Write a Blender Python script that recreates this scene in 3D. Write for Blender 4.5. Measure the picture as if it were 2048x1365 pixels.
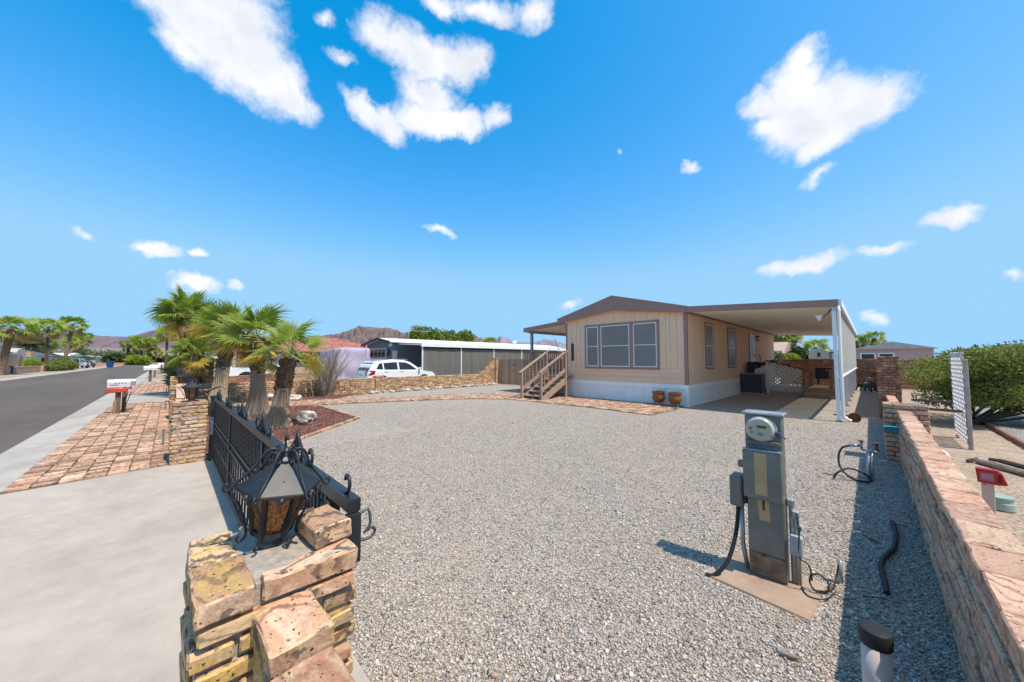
import bpy, bmesh, math, random
import numpy as np
from mathutils import Vector, Matrix, Euler
random.seed(7); rng = np.random.default_rng(7)
for o in list(bpy.data.objects): bpy.data.objects.remove(o, do_unlink=True)
scn = bpy.context.scene; C = scn.collection
R = math.radians
# ---------------------------------------------------------------- camera, sky, sun, exposure
YAW = R(45.6); PITCH = math.atan(37.5/700)
cam = bpy.data.cameras.new('camera'); cam_o = bpy.data.objects.new('camera', cam); C.objects.link(cam_o)
cam.sensor_width = 36; cam.lens = 36*700/2048; cam.clip_start = .05; cam.clip_end = 30000
cam_o.location = (0, 0, 1.6); cam_o.rotation_euler = (R(90)+PITCH, 0, YAW)
scn.camera = cam_o
SUNV = Vector((.55, .075, 1)).normalized()          # towards the sun
SUN_EL = math.asin(SUNV.z); SUN_AZ = math.atan2(SUNV.x, SUNV.y)
sun = bpy.data.lights.new('sun', 'SUN'); sun.energy = 3.9; sun.angle = R(.53); sun.color = (1, .9, .785)
sun_o = bpy.data.objects.new('sun', sun); C.objects.link(sun_o)
sun_o.rotation_euler = SUNV.to_track_quat('Z', 'Y').to_euler(); sun_o.location = (20, 5, 40)
scn.view_settings.view_transform = 'Standard'; scn.view_settings.look = 'None'
scn.view_settings.exposure = .46; scn.view_settings.gamma = 1
scn.cycles.max_bounces = 12; scn.cycles.diffuse_bounces = 8
world = bpy.data.worlds.new('World'); scn.world = world; world.use_nodes = True

class NT:
    def __init__(s, tree): s.t = tree; s.t.nodes.clear()
    def n(s, typ, ins=None, **kw):
        nd = s.t.nodes.new(typ)
        for k, v in kw.items(): setattr(nd, k, v)
        for k, v in (ins or {}).items(): s.set(nd, k, v)
        return nd
    def set(s, nd, k, v):
        sock = nd.inputs[k]
        if isinstance(v, bpy.types.NodeSocket): s.t.links.new(v, sock)
        elif isinstance(v, bpy.types.Node): s.t.links.new(v.outputs[0], sock)
        else: sock.default_value = v
    def math(s, op, a, b=0., c=None, clamp=False):
        nd = s.n('ShaderNodeMath', operation=op, use_clamp=clamp); s.set(nd, 0, a); s.set(nd, 1, b)
        if c is not None: s.set(nd, 2, c)
        return nd.outputs[0]
    def vmath(s, op, a, b=(0, 0, 0), scale=None):
        nd = s.n('ShaderNodeVectorMath', operation=op); s.set(nd, 0, a); s.set(nd, 1, b)
        if scale is not None: s.set(nd, 'Scale', scale)
        return nd.outputs['Value'] if op in ('LENGTH', 'DOT_PRODUCT') else nd.outputs[0]
    def mix(s, fac, a, b, mode='MIX'):
        nd = s.n('ShaderNodeMix', data_type='RGBA', blend_type=mode)
        s.set(nd, 0, fac); s.set(nd, 6, a); s.set(nd, 7, b); return nd.outputs[2]
    def ramp(s, fac, stops, interp='LINEAR'):
        nd = s.n('ShaderNodeValToRGB'); s.set(nd, 0, fac); cr = nd.color_ramp; cr.interpolation = interp
        while len(cr.elements) > 1: cr.elements.remove(cr.elements[-1])
        cr.elements[0].position = stops[0][0]; cr.elements[0].color = c4(stops[0][1])
        for p, c in stops[1:]: e = cr.elements.new(p); e.color = c4(c)
        return nd.outputs[0]
    def mrange(s, v, a, b, c=0., d=1., smooth=False):
        nd = s.n('ShaderNodeMapRange', interpolation_type='SMOOTHSTEP' if smooth else 'LINEAR')
        for k, q in zip(range(5), (v, a, b, c, d)): s.set(nd, k, q)
        return nd.outputs[0]
    def noise(s, vec, scale, detail=3., rough=.55, dist=0.):
        return s.n('ShaderNodeTexNoise', {'Vector': vec, 'Scale': scale, 'Detail': detail, 'Roughness': rough, 'Distortion': dist})
    def voro(s, vec, scale, feature='F1'):
        return s.n('ShaderNodeTexVoronoi', {'Vector': vec, 'Scale': scale}, feature=feature)
def c4(c): return (c, c, c, 1) if not hasattr(c, '__len__') else (tuple(c) + (1,) if len(c) == 3 else tuple(c))

# sky: Nishita daylight with a few fair-weather clouds placed by compass direction
w = NT(world.node_tree)
sky = w.n('ShaderNodeTexSky', sky_type='NISHITA'); sky.sun_disc = False
sky.sun_elevation = SUN_EL; sky.sun_rotation = SUN_AZ; SKY_R0, SKY_R, SKY_G, SKY_B = .108, 1.95, 1.60, 2.1; sky.altitude = 100; sky.air_density = 1.0; sky.dust_density = .6; sky.ozone_density = 2.2
tc = w.n('ShaderNodeTexCoord'); vdir = tc.outputs['Generated']
SK = .1*1.25                                                           # world strength times exposure
sp3 = w.n('ShaderNodeSeparateColor', {0: w.vmath('SCALE', sky.outputs[0], scale=SK)})
def smin(v, k, lim, dist=.25):
    nd = w.n('ShaderNodeMath', operation='SMOOTH_MIN'); w.set(nd, 0, w.math('MULTIPLY', v, k)); nd.inputs[1].default_value = lim; nd.inputs[2].default_value = dist; return nd.outputs[0]
hs = w.n('ShaderNodeCombineColor', {0: w.math('MAXIMUM', smin(w.math('SUBTRACT', sp3.outputs[0], SKY_R0), SKY_R, .31, .1), .004), 1: smin(sp3.outputs[1], SKY_G, .605), 2: smin(sp3.outputs[2], SKY_B, .90)})
hs = w.n('ShaderNodeVectorMath', {0: hs.outputs[0], 'Scale': 1/SK}, operation='SCALE')
wn = w.noise(vdir, 7., 6., .62)
warp = w.vmath('ADD', vdir, w.vmath('SCALE', w.vmath('SUBTRACT', wn.outputs['Color'], (.5, .5, .5)), scale=.105))
# (azimuth from +Y towards -X in degrees, elevation, half width, half height in degrees, tilt, density)
CLOUDS = [(88.5,38.5,7,5,0,1.1),(85.6,36,7.5,4.6,-26,1.2),(83.2,34.6,5,3.6,-30,1.1),(79.5,33.3,3.4,2.3,-20,1.1),(89.6,33,2.6,2,0,.8),(90,41,7,4,0,1),
 (62,41,5.4,2.8,0,1),(56.5,41,4.2,2.6,0,1),(68,42,3,2.4,-30,.8),(53,41.3,2.6,2,0,.7),(60,37.2,4.4,2.6,0,.9),(59,34.6,6,2.2,0,1.1),(53.8,35,4,2.2,0,.9),(69.6,34.2,3.4,1.5,-25,.8),(65.5,33.3,3,1.6,-20,.8),(48.6,36,2.2,1.8,0,.8),
 (50,46.4,5.5,1.6,0,.75),(43,46.2,3,2.,20,.75),(57.5,46.6,3.6,1.2,-15,.65),(75,41.5,1.2,1.1,0,.5),(72.8,38.8,1.4,.7,0,.5),
 (3.4,28.4,6.2,4.2,-14,1.15),(5.6,31.6,3.4,3,0,1.1),(1.2,28.2,4.2,3.4,0,1.1),(4.9,33.8,2,1.8,0,.9),(-1.4,27.2,3,2.6,0,1),(3.3,25,3.2,1.9,0,1),(9,31.4,2.6,1.8,0,.9),(8.6,29,2.,1.4,0,.8),(3.4,21.4,2.6,.9,8,.55),
 (18.1,26.8,1.1,.8,0,.6),(27.9,30.7,.5,.6,0,.5),(5.5,11.8,4.2,1.4,0,.85),(-1.8,11.9,1.9,.8,0,.8),(-6.3,14.3,2.6,1.2,0,.9),
 (91.8,12.4,2.6,1.1,0,.95),(87.9,12.2,1.1,.7,0,.75),(88.3,9,2.5,1.0,0,.85),(83.7,9.2,1.4,.5,0,.5),(97.1,12.6,.9,.5,0,.55),
 (58.2,19.9,2.8,.7,-22,.6),(36.1,8.7,1.6,.9,0,.6),(-.3,4.3,1.4,.9,0,.6),(-9.6,7.8,1.2,.5,0,.5),
 (125,32,8,4.5,0,1),(150,22,8,3,0,1),(185,35,10,5,10,1),(225,20,7,3,0,.9),(265,33,9,5,0,1),(300,24,6,3,0,.9),(330,38,7,4,20,1),(20,66,9,6,0,1),(200,60,10,6,0,.9)]
acc = None
for az, el, hw, hh, tilt, dens in CLOUDS:
    if dens <= 0: continue
    a, e = R(az), R(el)
    cdir = Vector((-math.sin(a)*math.cos(e), math.cos(a)*math.cos(e), math.sin(e)))
    rt = cdir.cross(Vector((0, 0, 1))).normalized(); upv = rt.cross(cdir)
    t = R(tilt); ax = rt*math.cos(t)+upv*math.sin(t); ay = cdir.cross(ax)*-1
    if ay.dot(upv) < 0: ay = -ay
    m3 = Matrix((ax, ay, ax.cross(ay))).transposed()
    mp = w.n('ShaderNodeMapping', {'Vector': warp, 'Location': cdir, 'Rotation': m3.to_euler(), 'Scale': (R(hw)*1.25, R(hh)*1.25, .9)}, vector_type='TEXTURE')
    d = w.math('MULTIPLY', w.math('SUBTRACT', 1., w.vmath('LENGTH', mp.outputs[0]), clamp=True), dens*1.7)
    acc = d if acc is None else w.math('MAXIMUM', acc, d)
fine = w.noise(vdir, 17., 8., .68)
cl = w.math('ADD', acc, w.math('MULTIPLY', w.math('SUBTRACT', fine.outputs[0], .5), 1.6))
cmask = w.math('MULTIPLY', w.mrange(cl, .02, 1.1, 0., 1., True), w.mrange(acc, .0, .3, 0., 1., True))
body = w.noise(warp, 11., 4., .5)
ccol = w.ramp(w.mrange(body.outputs[0], .3, .66), [(0, (5.7, 6.0, 6.7)), (1, (7.8, 7.85, 8.0))])
ccol = w.mix(w.mrange(cl, .2, 1.1), (7.4, 7.5, 7.9, 1), ccol)
bg = w.n('ShaderNodeBackground', {'Color': w.mix(cmask, hs.outputs[0], ccol), 'Strength': .1})
w.n('ShaderNodeOutputWorld', {'Surface': bg.outputs[0]})

# ---------------------------------------------------------------- helpers
ORG = {}
def org(p): return ORG.get(p.name, Vector((0, 0, 0))) if p is not None else Vector((0, 0, 0))
def tag(o, label=None, cat=None, group=None, kind=None):
    for k, v in (('label', label), ('category', cat), ('group', group), ('kind', kind)):
        if v: o[k] = v
    return o
def thing(name, label, cat, loc=(0, 0, 0), rz=0., group=None, local=False):
    o = bpy.data.objects.new(name, None); C.objects.link(o); o.location = loc; o.rotation_euler = (0, 0, rz)
    o.empty_display_size = .2
    ORG[o.name] = Vector((0, 0, 0)) if local else Vector(loc)
    return tag(o, label, cat, group)
def link(name, me, parent=None, loc=(0, 0, 0), rot=(0, 0, 0), scale=(1, 1, 1)):
    o = bpy.data.objects.new(name, me); C.objects.link(o); o.parent = parent
    o.location = loc; o.rotation_euler = rot; o.scale = scale
    return o
def plink(name, me, parent, loc, rot=(0, 0, 0), scale=(1, 1, 1)):      # world place under a parent
    return link(name, me, parent, Vector(loc)-org(parent), rot, scale)
def copy_tree(o, parent=None):
    c = o.copy(); C.objects.link(c); c.parent = parent
    if o.name in ORG: ORG[c.name] = ORG[o.name]
    for ch in o.children: copy_tree(ch, c)
    return c
class MB:
    def __init__(s): s.v = []; s.f = []; s.mi = []; s.cur = 0
    def add(s, vs, fs):
        b = len(s.v); s.v.extend([tuple(p) for p in vs]); s.f.extend([tuple(b+i for i in f) for f in fs]); s.mi.extend([s.cur]*len(fs)); return s
    def box(s, c, d, rot=None):
        x, y, z = d[0]/2, d[1]/2, d[2]/2
        vs = [Vector((sx*x, sy*y, sz*z)) for sz in (-1, 1) for sy in (-1, 1) for sx in (-1, 1)]
        if rot is not None:
            m = Matrix.Rotation(rot, 3, 'Z') if isinstance(rot, (int, float)) else rot
            vs = [m @ v for v in vs]
        c = Vector(c); return s.add([v+c for v in vs], [(0, 2, 3, 1), (4, 5, 7, 6), (0, 1, 5, 4), (2, 6, 7, 3), (0, 4, 6, 2), (1, 3, 7, 5)])
    def bx(s, x0, x1, y0, y1, z0, z1): return s.box(((x0+x1)/2, (y0+y1)/2, (z0+z1)/2), (abs(x1-x0), abs(y1-y0), abs(z1-z0)))
    def cbox(s, c, d, b=.01, rot=None, jit=0.):                     # chamfered box
        h = [q/2 for q in d]; vs = []; idx = {}
        b = min(b, min(h)*.6)
        for sz in (-1, 1):
            for sy in (-1, 1):
                for sx in (-1, 1):
                    for k in range(3):
                        p = [sx*h[0], sy*h[1], sz*h[2]]
                        for j in range(3):
                            if j != k: p[j] -= (1 if p[j] > 0 else -1)*b
                        idx[(sx, sy, sz, k)] = len(vs)
                        vs.append(Vector(p)+Vector((random.uniform(-jit, jit), random.uniform(-jit, jit), random.uniform(-jit, jit))))
        fs = []
        for k in range(3):
            i, j = [(1, 2), (2, 0), (0, 1)][k]
            for sg in (-1, 1):
                q = []
                for a, bb in ((-1, -1), (1, -1), (1, 1), (-1, 1)):
                    t = [0, 0, 0]; t[k] = sg; t[i] = a; t[j] = bb; q.append(idx[(*t, k)])
                fs.append(tuple(q) if sg > 0 else tuple(reversed(q)))
            for a in (-1, 1):                                         # edges along axis k between faces i and j
                for bb in (-1, 1):
                    t0 = [0, 0, 0]; t1 = [0, 0, 0]; t0[k] = -1; t1[k] = 1; t0[i] = t1[i] = a; t0[j] = t1[j] = bb
                    q = (idx[(*t0, i)], idx[(*t1, i)], idx[(*t1, j)], idx[(*t0, j)])
                    fs.append(q if a*bb < 0 else tuple(reversed(q)))
        for sx in (-1, 1):
            for sy in (-1, 1):
                for sz in (-1, 1):
                    q = tuple(idx[(sx, sy, sz, k)] for k in range(3)); fs.append(q if sx*sy*sz > 0 else tuple(reversed(q)))
        if rot is not None:
            m = Matrix.Rotation(rot, 3, 'Z') if isinstance(rot, (int, float)) else rot
            vs = [m @ v for v in vs]
        c = Vector(c); return s.add([v+c for v in vs], fs)
    def beam(s, a, b, wd, ht, up=(0, 0, 1)):
        a, b = Vector(a), Vector(b); d = (b-a); L = d.length; d.normalize()
        up = Vector(up)
        if abs(d.dot(up)) > .99: up = Vector((0, 1, 0))
        sd = d.cross(up).normalized(); u2 = sd.cross(d)
        return s.box((a+b)/2, (L, wd, ht), Matrix((d, sd, u2)).transposed())
    def tube(s, pts, r, n=8, caps=True):
        pts = [Vector(p) for p in pts]; m = len(pts); rs = r if hasattr(r, '__len__') else [r]*m
        vs = []; fs = []; prev = None
        for i, p in enumerate(pts):
            t = (pts[min(i+1, m-1)]-pts[max(i-1, 0)]).normalized()
            if prev is None: a = t.orthogonal().normalized()
            else: a = (prev-t*prev.dot(t)).normalized() if (prev-t*prev.dot(t)).length > 1e-6 else t.orthogonal().normalized()
            prev = a; b = t.cross(a)
            for k in range(n):
                th = 2*math.pi*k/n; vs.append(p+(a*math.cos(th)+b*math.sin(th))*rs[i])
        for i in range(m-1):
            for k in range(n): fs.append((i*n+k, i*n+(k+1) % n, (i+1)*n+(k+1) % n, (i+1)*n+k))
        if caps: fs.append(tuple(reversed(range(n)))); fs.append(tuple((m-1)*n+k for k in range(n)))
        return s.add(vs, fs)
    def lathe(s, prof, n=20, c=(0, 0, 0), axis='Z', wob=None):
        vs = []; fs = []; c = Vector(c)
        for r, z in prof:
            for k in range(n):
                th = 2*math.pi*k/n; q = (wob(th, z) if wob else 1.)
                p = (r*q*math.cos(th), r*q*math.sin(th), z)
                p = {'Z': p, 'X': (p[2], p[0], p[1]), 'Y': (p[0], -p[2], p[1])}[axis]
                vs.append(c+Vector(p))
        m = len(prof)
        for i in range(m-1):
            for k in range(n): fs.append((i*n+k, i*n+(k+1) % n, (i+1)*n+(k+1) % n, (i+1)*n+k))
        fs.append(tuple(reversed(range(n)))); fs.append(tuple((m-1)*n+k for k in range(n)))
        return s.add(vs, fs)
    def prism(s, poly, a, b, plane='XY'):                             # polygon extruded between a and b along the third axis
        def P(u, v, t): return {'XY': (u, v, t), 'XZ': (u, t, v), 'YZ': (t, u, v)}[plane]
        n = len(poly); vs = [P(u, v, a) for u, v in poly]+[P(u, v, b) for u, v in poly]
        fs = [tuple(reversed(range(n))), tuple(range(n, 2*n))]+[(i, (i+1) % n, n+(i+1) % n, n+i) for i in range(n)]
        if plane == 'XZ': fs = [tuple(reversed(f)) for f in fs]
        return s.add(vs, fs)
    def quad(s, *p): return s.add(p, [tuple(range(len(p)))])
    def mesh(s, name, mat, smooth=False):
        me = bpy.data.meshes.new(name); me.from_pydata([tuple(p) for p in s.v], [], s.f)
        for m in (mat if isinstance(mat, (list, tuple)) else [mat]): me.materials.append(m)
        if any(s.mi): me.polygons.foreach_set('material_index', s.mi)
        if smooth: me.polygons.foreach_set('use_smooth', [True]*len(s.f))
        me.update(); return me
    def build(s, name, mat, parent=None, smooth=False, world=True):
        if parent is not None and world:
            q = org(parent); s.v = [(p[0]-q.x, p[1]-q.y, p[2]-q.z) for p in s.v]
        o = link(name, s.mesh(name, mat, smooth), parent)
        if parent is not None: ORG[o.name] = org(parent)
        return o
def smooth_angle(o, deg=40):
    try: o.data.set_sharp_from_angle(angle=R(deg))
    except Exception: pass
    o.data.polygons.foreach_set('use_smooth', [True]*len(o.data.polygons)); return o
def np_mesh(name, verts, faces, mat):
    me = bpy.data.meshes.new(name); nv = len(verts); nf, k = faces.shape
    me.vertices.add(nv); me.vertices.foreach_set('co', np.ascontiguousarray(verts, dtype=np.float32).ravel())
    me.loops.add(nf*k); me.loops.foreach_set('vertex_index', np.ascontiguousarray(faces, dtype=np.int32).ravel())
    me.polygons.add(nf); me.polygons.foreach_set('loop_start', np.arange(0, nf*k, k, dtype=np.int32))
    me.materials.append(mat); me.update(calc_edges=True); return me
def struct(name, mb, mat, smooth=False): return tag(mb.build(name, mat, None, smooth), kind='structure')
def curve_pts(pts, n=6):                                              # Catmull-Rom
    pts = [Vector(p) for p in pts]; out = []
    for i in range(len(pts)-1):
        p0, p1, p2, p3 = pts[max(i-1, 0)], pts[i], pts[i+1], pts[min(i+2, len(pts)-1)]
        for k in range(n):
            t = k/n; out.append(.5*((2*p1)+(p2-p0)*t+(2*p0-5*p1+4*p2-p3)*t*t+(3*p1-p0-3*p2+p3)*t**3))
    out.append(pts[-1]); return out

# ---------------------------------------------------------------- materials
def newmat(name):
    m = bpy.data.materials.new(name); m.use_nodes = True; return m, NT(m.node_tree)
def rnd_of(t):
    oi = t.n('ShaderNodeObjectInfo'); ge = t.n('ShaderNodeNewGeometry')
    return t.math('FRACT', t.math('ADD', t.math('MULTIPLY', oi.outputs['Random'], 7.31), t.math('MULTIPLY', ge.outputs['Random Per Island'], 5.77)))
def finish(t, col, rough=.8, metal=0., bump=None, strength=.3, dist=.01, spec=.4, **kw):
    b = t.n('ShaderNodeBsdfPrincipled', {'Base Color': col, 'Roughness': rough, 'Metallic': metal, 'Specular IOR Level': spec})
    for k, v in kw.items(): t.set(b, k, v)
    if bump is not None:
        t.set(b, 'Normal', t.n('ShaderNodeBump', {'Height': bump, 'Strength': strength, 'Distance': dist}).outputs[0])
    t.n('ShaderNodeOutputMaterial', {'Surface': b.outputs[0]})
def pm(name, col, rough=.7, metal=0., var=.16, scale=6., bump=.15, bscale=90., rnd=0., spec=.4, stretch=None, dist=.004, coat=0.):
    m, t = newmat(name); co = t.n('ShaderNodeTexCoord').outputs['Object']
    rv = rnd_of(t)
    co2 = t.vmath('ADD', co, t.vmath('SCALE', t.n('ShaderNodeCombineXYZ', {0: rv, 1: rv, 2: rv}).outputs[0], scale=23.))
    if stretch: co2 = t.vmath('MULTIPLY', co2, stretch)
    nz = t.noise(co2, scale, 5., .6)
    a = tuple(max(0, q*(1-var)) for q in col); b = tuple(min(1, q*(1+var)) for q in col)
    c = t.ramp(t.mrange(nz.outputs[0], .3, .7), [(0, a), (1, b)])
    if rnd:
        c = t.mix(1., c, t.ramp(rv, [(0, (1-rnd,)*3), (1, (1+rnd*.6,)*3)]), 'MULTIPLY')
    fb = t.noise(co2, bscale, 3., .6)
    rr = t.math('ADD', rough-.07, t.math('MULTIPLY', nz.outputs[0], .14))
    finish(t, c, rr, metal, fb.outputs[0], bump, dist, spec, **({'Coat Weight': coat, 'Coat Roughness': .05} if coat else {}))
    return m
def glassmat(name, col=(.02, .03, .035), rough=.06):
    m, t = newmat(name); co = t.n('ShaderNodeTexCoord').outputs['Object']
    nz = t.noise(co, 1.5, 2.)
    finish(t, t.ramp(nz.outputs[0], [(0.3, tuple(q*.7 for q in col)), (.7, tuple(q*1.3 for q in col))]), rough, 0., spec=.6); return m
def brickmat(name, pal, char=.35, pits=1., bscale=1., vary=.25, streak=.8):
    pal = [tuple(min(.8, q*1.14) for q in p) for p in pal]
    m, t = newmat(name); co = t.n('ShaderNodeTexCoord').outputs['Object']; rv = rnd_of(t)
    off = t.n('ShaderNodeCombineXYZ', {0: rv, 1: t.math('MULTIPLY', rv, 3.3), 2: t.math('MULTIPLY', rv, 7.7)}).outputs[0]
    co = t.vmath('ADD', co, t.vmath('SCALE', off, scale=19.))
    swirl = t.noise(t.vmath('MULTIPLY', co, (.55, 1.5, 1.4)), 9.*bscale, 5., .6, 1.6)
    fac = t.math('ADD', t.math('MULTIPLY', rv, .66), t.math('MULTIPLY', t.mrange(swirl.outputs[0], .25, .75), .34))
    n = len(pal); c = t.ramp(fac, [(i/(n-1)*.96, p) for i, p in enumerate(pal)])
    wv = t.n('ShaderNodeTexWave', {'Vector': t.vmath('MULTIPLY', co, (.6, 1.2, 1.)), 'Scale': 6.*bscale, 'Distortion': 14., 'Detail': 3., 'Detail Scale': 1.2})
    band = t.math('MULTIPLY', t.mrange(wv.outputs[0], .55, .95, 0., 1., True), t.mrange(t.noise(co, 5.*bscale, 3.).outputs[0], .45, .62))
    c = t.mix(t.math('MULTIPLY', band, .78), c, tuple(q*.5 for q in pal[1])+(1,))
    r2 = t.math('FRACT', t.math('MULTIPLY', rv, 13.7)); r3 = t.math('FRACT', t.math('MULTIPLY', rv, 29.3))
    c = t.mix(1., c, t.ramp(r3, [(0, 1-vary), (.5, 1.), (1, 1+vary*.5)]), 'MULTIPLY')
    stk = t.n('ShaderNodeTexWave', {'Vector': t.vmath('MULTIPLY', co, (.35, 1.1, 1.3)), 'Scale': 5.*bscale, 'Distortion': 9., 'Detail': 4., 'Detail Scale': 1.6})
    c = t.mix(t.math('MULTIPLY', t.mrange(stk.outputs[0], .86, .97), t.mrange(r2, .25, .5, 0., streak)), c, (.10, .075, .06, 1))
    ch = t.math('MULTIPLY', t.mrange(t.noise(co, 14.*bscale, 5., .65, 1.).outputs[0], .54, .64), t.mrange(r2, 1-char*1.6, 1.05-char*.5))
    c = t.mix(t.math('MULTIPLY', ch, .85), c, (.055, .048, .042, 1))
    vo = t.voro(t.vmath('ADD', co, t.vmath('SCALE', t.noise(co, 40., 2.).outputs['Color'], scale=.03)), 52.)
    pit = t.math('MULTIPLY', t.mrange(vo.outputs['Distance'], .1, .26, 1., 0., True), t.mrange(t.n('ShaderNodeSeparateColor', {0: vo.outputs['Color']}).outputs[0], .5, .54))
    pit = t.math('MULTIPLY', pit, pits)
    c = t.mix(t.math('MULTIPLY', pit, .92), c, (.045, .03, .022, 1))
    c = t.mix(.6, c, t.ramp(t.noise(co, 110., 5., .7).outputs[0], [(.3, .5), (.7, 1.3)]), 'MULTIPLY')
    hgt = t.math('SUBTRACT', t.math('ADD', t.math('MULTIPLY', t.noise(co, 90., 5., .7).outputs[0], .5), t.math('MULTIPLY', swirl.outputs[0], .9)), t.math('MULTIPLY', pit, 1.1))
    finish(t, c, .88, 0., hgt, .75, .007, .25); return m
PEACH = [(.22, .14, .11), (.36, .18, .11), (.50, .32, .20), (.58, .40, .24), (.56, .37, .12), (.50, .28, .18), (.62, .45, .30), (.30, .26, .23)]
PINK = [(.36, .19, .13), (.48, .28, .19), (.56, .36, .25), (.50, .26, .17), (.60, .42, .28), (.42, .24, .19)]
RED = [(.20, .08, .06), (.33, .14, .09), (.42, .20, .12), (.48, .30, .16), (.30, .12, .08), (.40, .24, .17)]
PAVE = [(.20, .13, .10), (.40, .20, .13), (.50, .32, .22), (.54, .40, .27), (.44, .22, .16), (.52, .36, .22), (.36, .19, .14), (.44, .35, .29)]
m_brick = brickmat('fired_brick', PEACH, .42)
m_brick_far = brickmat('tan_wall_brick', [(.30, .17, .11), (.50, .31, .18), (.56, .40, .25), (.54, .37, .20), (.44, .23, .15), (.54, .38, .27)], .25, .4, 1., .35)
m_brick_pink = brickmat('pink_brick', PINK, .22, 1., 1., .2, .25)
m_brick_red = brickmat('red_brick', RED, .3, .4)
m_paver = brickmat('paver_brick', PAVE, .4, .6, 1., .5)
m_mortar = pm('mortar', (.36, .31, .26), .95, var=.3, scale=30, bump=.8, bscale=120, dist=.006)
m_mortar_d = pm('raked_mortar', (.19, .15, .12), .95, var=.3, scale=30, bump=.8, bscale=120, dist=.006)
m_iron = pm('black_iron', (.020, .023, .028), .45, .1, .35, 14, .10, 140, spec=.5)
m_iron_worn = pm('worn_iron', (.10, .10, .10), .5, .5, .5, 20, .3, 120)
m_rust = pm('rust', (.13, .05, .025), .85, .2, .45, 25, .6, 90)
m_amber, t = newmat('amber_glass')
co = t.n('ShaderNodeTexCoord').outputs['Object']; vo = t.voro(co, 75.)
finish(t, t.ramp(vo.outputs['Distance'], [(0, (.50, .20, .05)), (.8, (.16, .05, .01))]), .18, 0., vo.outputs['Distance'], .9, .006, .6)
m_conc = None
def concrete(name, col, crack=.0, stain=.3, sc=1.):
    m, t = newmat(name); co = t.n('ShaderNodeTexCoord').outputs['Object']
    big = t.noise(co, .7*sc, 6., .6, .4); mid = t.noise(co, 5.*sc, 5., .65); fin = t.noise(co, 160., 3., .7)
    c = t.ramp(t.mrange(big.outputs[0], .3, .72), [(0, tuple(q*(1-stain) for q in col)), (.5, col), (1, tuple(min(1, q*(1+stain*.35)) for q in col))])
    c = t.mix(.5, c, t.ramp(mid.outputs[0], [(.3, .78), (.7, 1.12)]), 'MULTIPLY')
    c = t.mix(.35, c, t.ramp(fin.outputs[0], [(.25, .6), (.7, 1.2)]), 'MULTIPLY')
    finish(t, c, .9, 0., t.math('ADD', fin.outputs[0], t.math('MULTIPLY', mid.outputs[0], .6)), .35, .004, .25); return m
m_drive = concrete('driveway_concrete', (.45, .385, .32), stain=.2)
m_kerb = concrete('kerb_concrete', (.43, .385, .335), stain=.25)
m_pad = concrete('pad_concrete', (.40, .28, .20), stain=.3, sc=3)
m_asph, t = newmat('asphalt'); co = t.n('ShaderNodeTexCoord').outputs['Object']
big = t.noise(t.vmath('MULTIPLY', co, (.06, .45, 1)), 1., 5., .6); mid = t.noise(co, 1.3, 5., .6); fin = t.voro(co, 130.)
c = t.ramp(t.mrange(t.math('ADD', t.math('MULTIPLY', big.outputs[0], .6), t.math('MULTIPLY', mid.outputs[0], .4)), .33, .67), [(0, (.088, .070, .057)), (1, (.145, .118, .098))])
c = t.mix(.5, c, t.ramp(t.n('ShaderNodeSeparateColor', {0: fin.outputs['Color']}).outputs[0], [(0, .5), (1, 1.5)]), 'MULTIPLY')
finish(t, c, .9, 0., fin.outputs['Distance'], .5, .006, .3)
def gravelmat(name, pal, cell=58., sand=(.42, .32, .23), sandamt=.5, bump=1.):
    m, t = newmat(name); co = t.n('ShaderNodeTexCoord').outputs['Object']
    wob = t.vmath('ADD', co, t.vmath('SCALE', t.noise(co, 30., 2.).outputs['Color'], scale=.02))
    v1 = t.voro(wob, cell); v2 = t.voro(wob, cell*2.3)
    s1 = t.n('ShaderNodeSeparateColor', {0: v1.outputs['Color']}); s2 = t.n('ShaderNodeSeparateColor', {0: v2.outputs['Color']})
    n = len(pal); st = [(i/n, p) for i, p in enumerate(pal)]
    c1 = t.ramp(s1.outputs[0], st, 'CONSTANT'); c2 = t.ramp(s2.outputs[0], st, 'CONSTANT')
    pick = t.mrange(s1.outputs[1], .55, .57)
    c = t.mix(pick, c1, c2)
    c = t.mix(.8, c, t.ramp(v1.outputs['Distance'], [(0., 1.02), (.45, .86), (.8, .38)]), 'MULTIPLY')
    big = t.noise(co, .55, 6., .62, .5); med = t.noise(co, 3.5, 4., .6)
    sm = t.math('MULTIPLY', t.mrange(t.math('ADD', t.math('MULTIPLY', big.outputs[0], .65), t.math('MULTIPLY', med.outputs[0], .35)), .5, .66), sandamt)
    sandc = t.mix(.5, sand+(1,), t.ramp(t.noise(co, 220., 3.).outputs[0], [(.3, .6), (.7, 1.3)]), 'MULTIPLY')
    c = t.mix(sm, c, sandc)
    c = t.mix(.5, c, t.ramp(med.outputs[0], [(.25, .82), (.75, 1.12)]), 'MULTIPLY')
    hg = t.math('MULTIPLY', t.math('SUBTRACT', 1., v1.outputs['Distance']), t.math('SUBTRACT', 1., t.math('MULTIPLY', sm, .7)))
    finish(t, c, .92, 0., hg, bump, .012, .2); return m
GR = [(.48, .42, .36), (.36, .325, .285), (.57, .49, .41), (.66, .60, .52), (.28, .255, .23), (.53, .43, .33), (.44, .405, .365), (.60, .53, .44), (.18, .17, .16), (.54, .49, .44), (.50, .385, .29), (.40, .31, .24)]
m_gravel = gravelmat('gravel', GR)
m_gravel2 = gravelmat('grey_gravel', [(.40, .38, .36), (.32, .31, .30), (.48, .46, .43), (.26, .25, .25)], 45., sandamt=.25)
m_lava = gravelmat('lava_rock', [(.17, .075, .06), (.24, .11, .085), (.12, .05, .045), (.30, .16, .13), (.20, .085, .07)], 40., (.2, .1, .08), .2)
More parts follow.
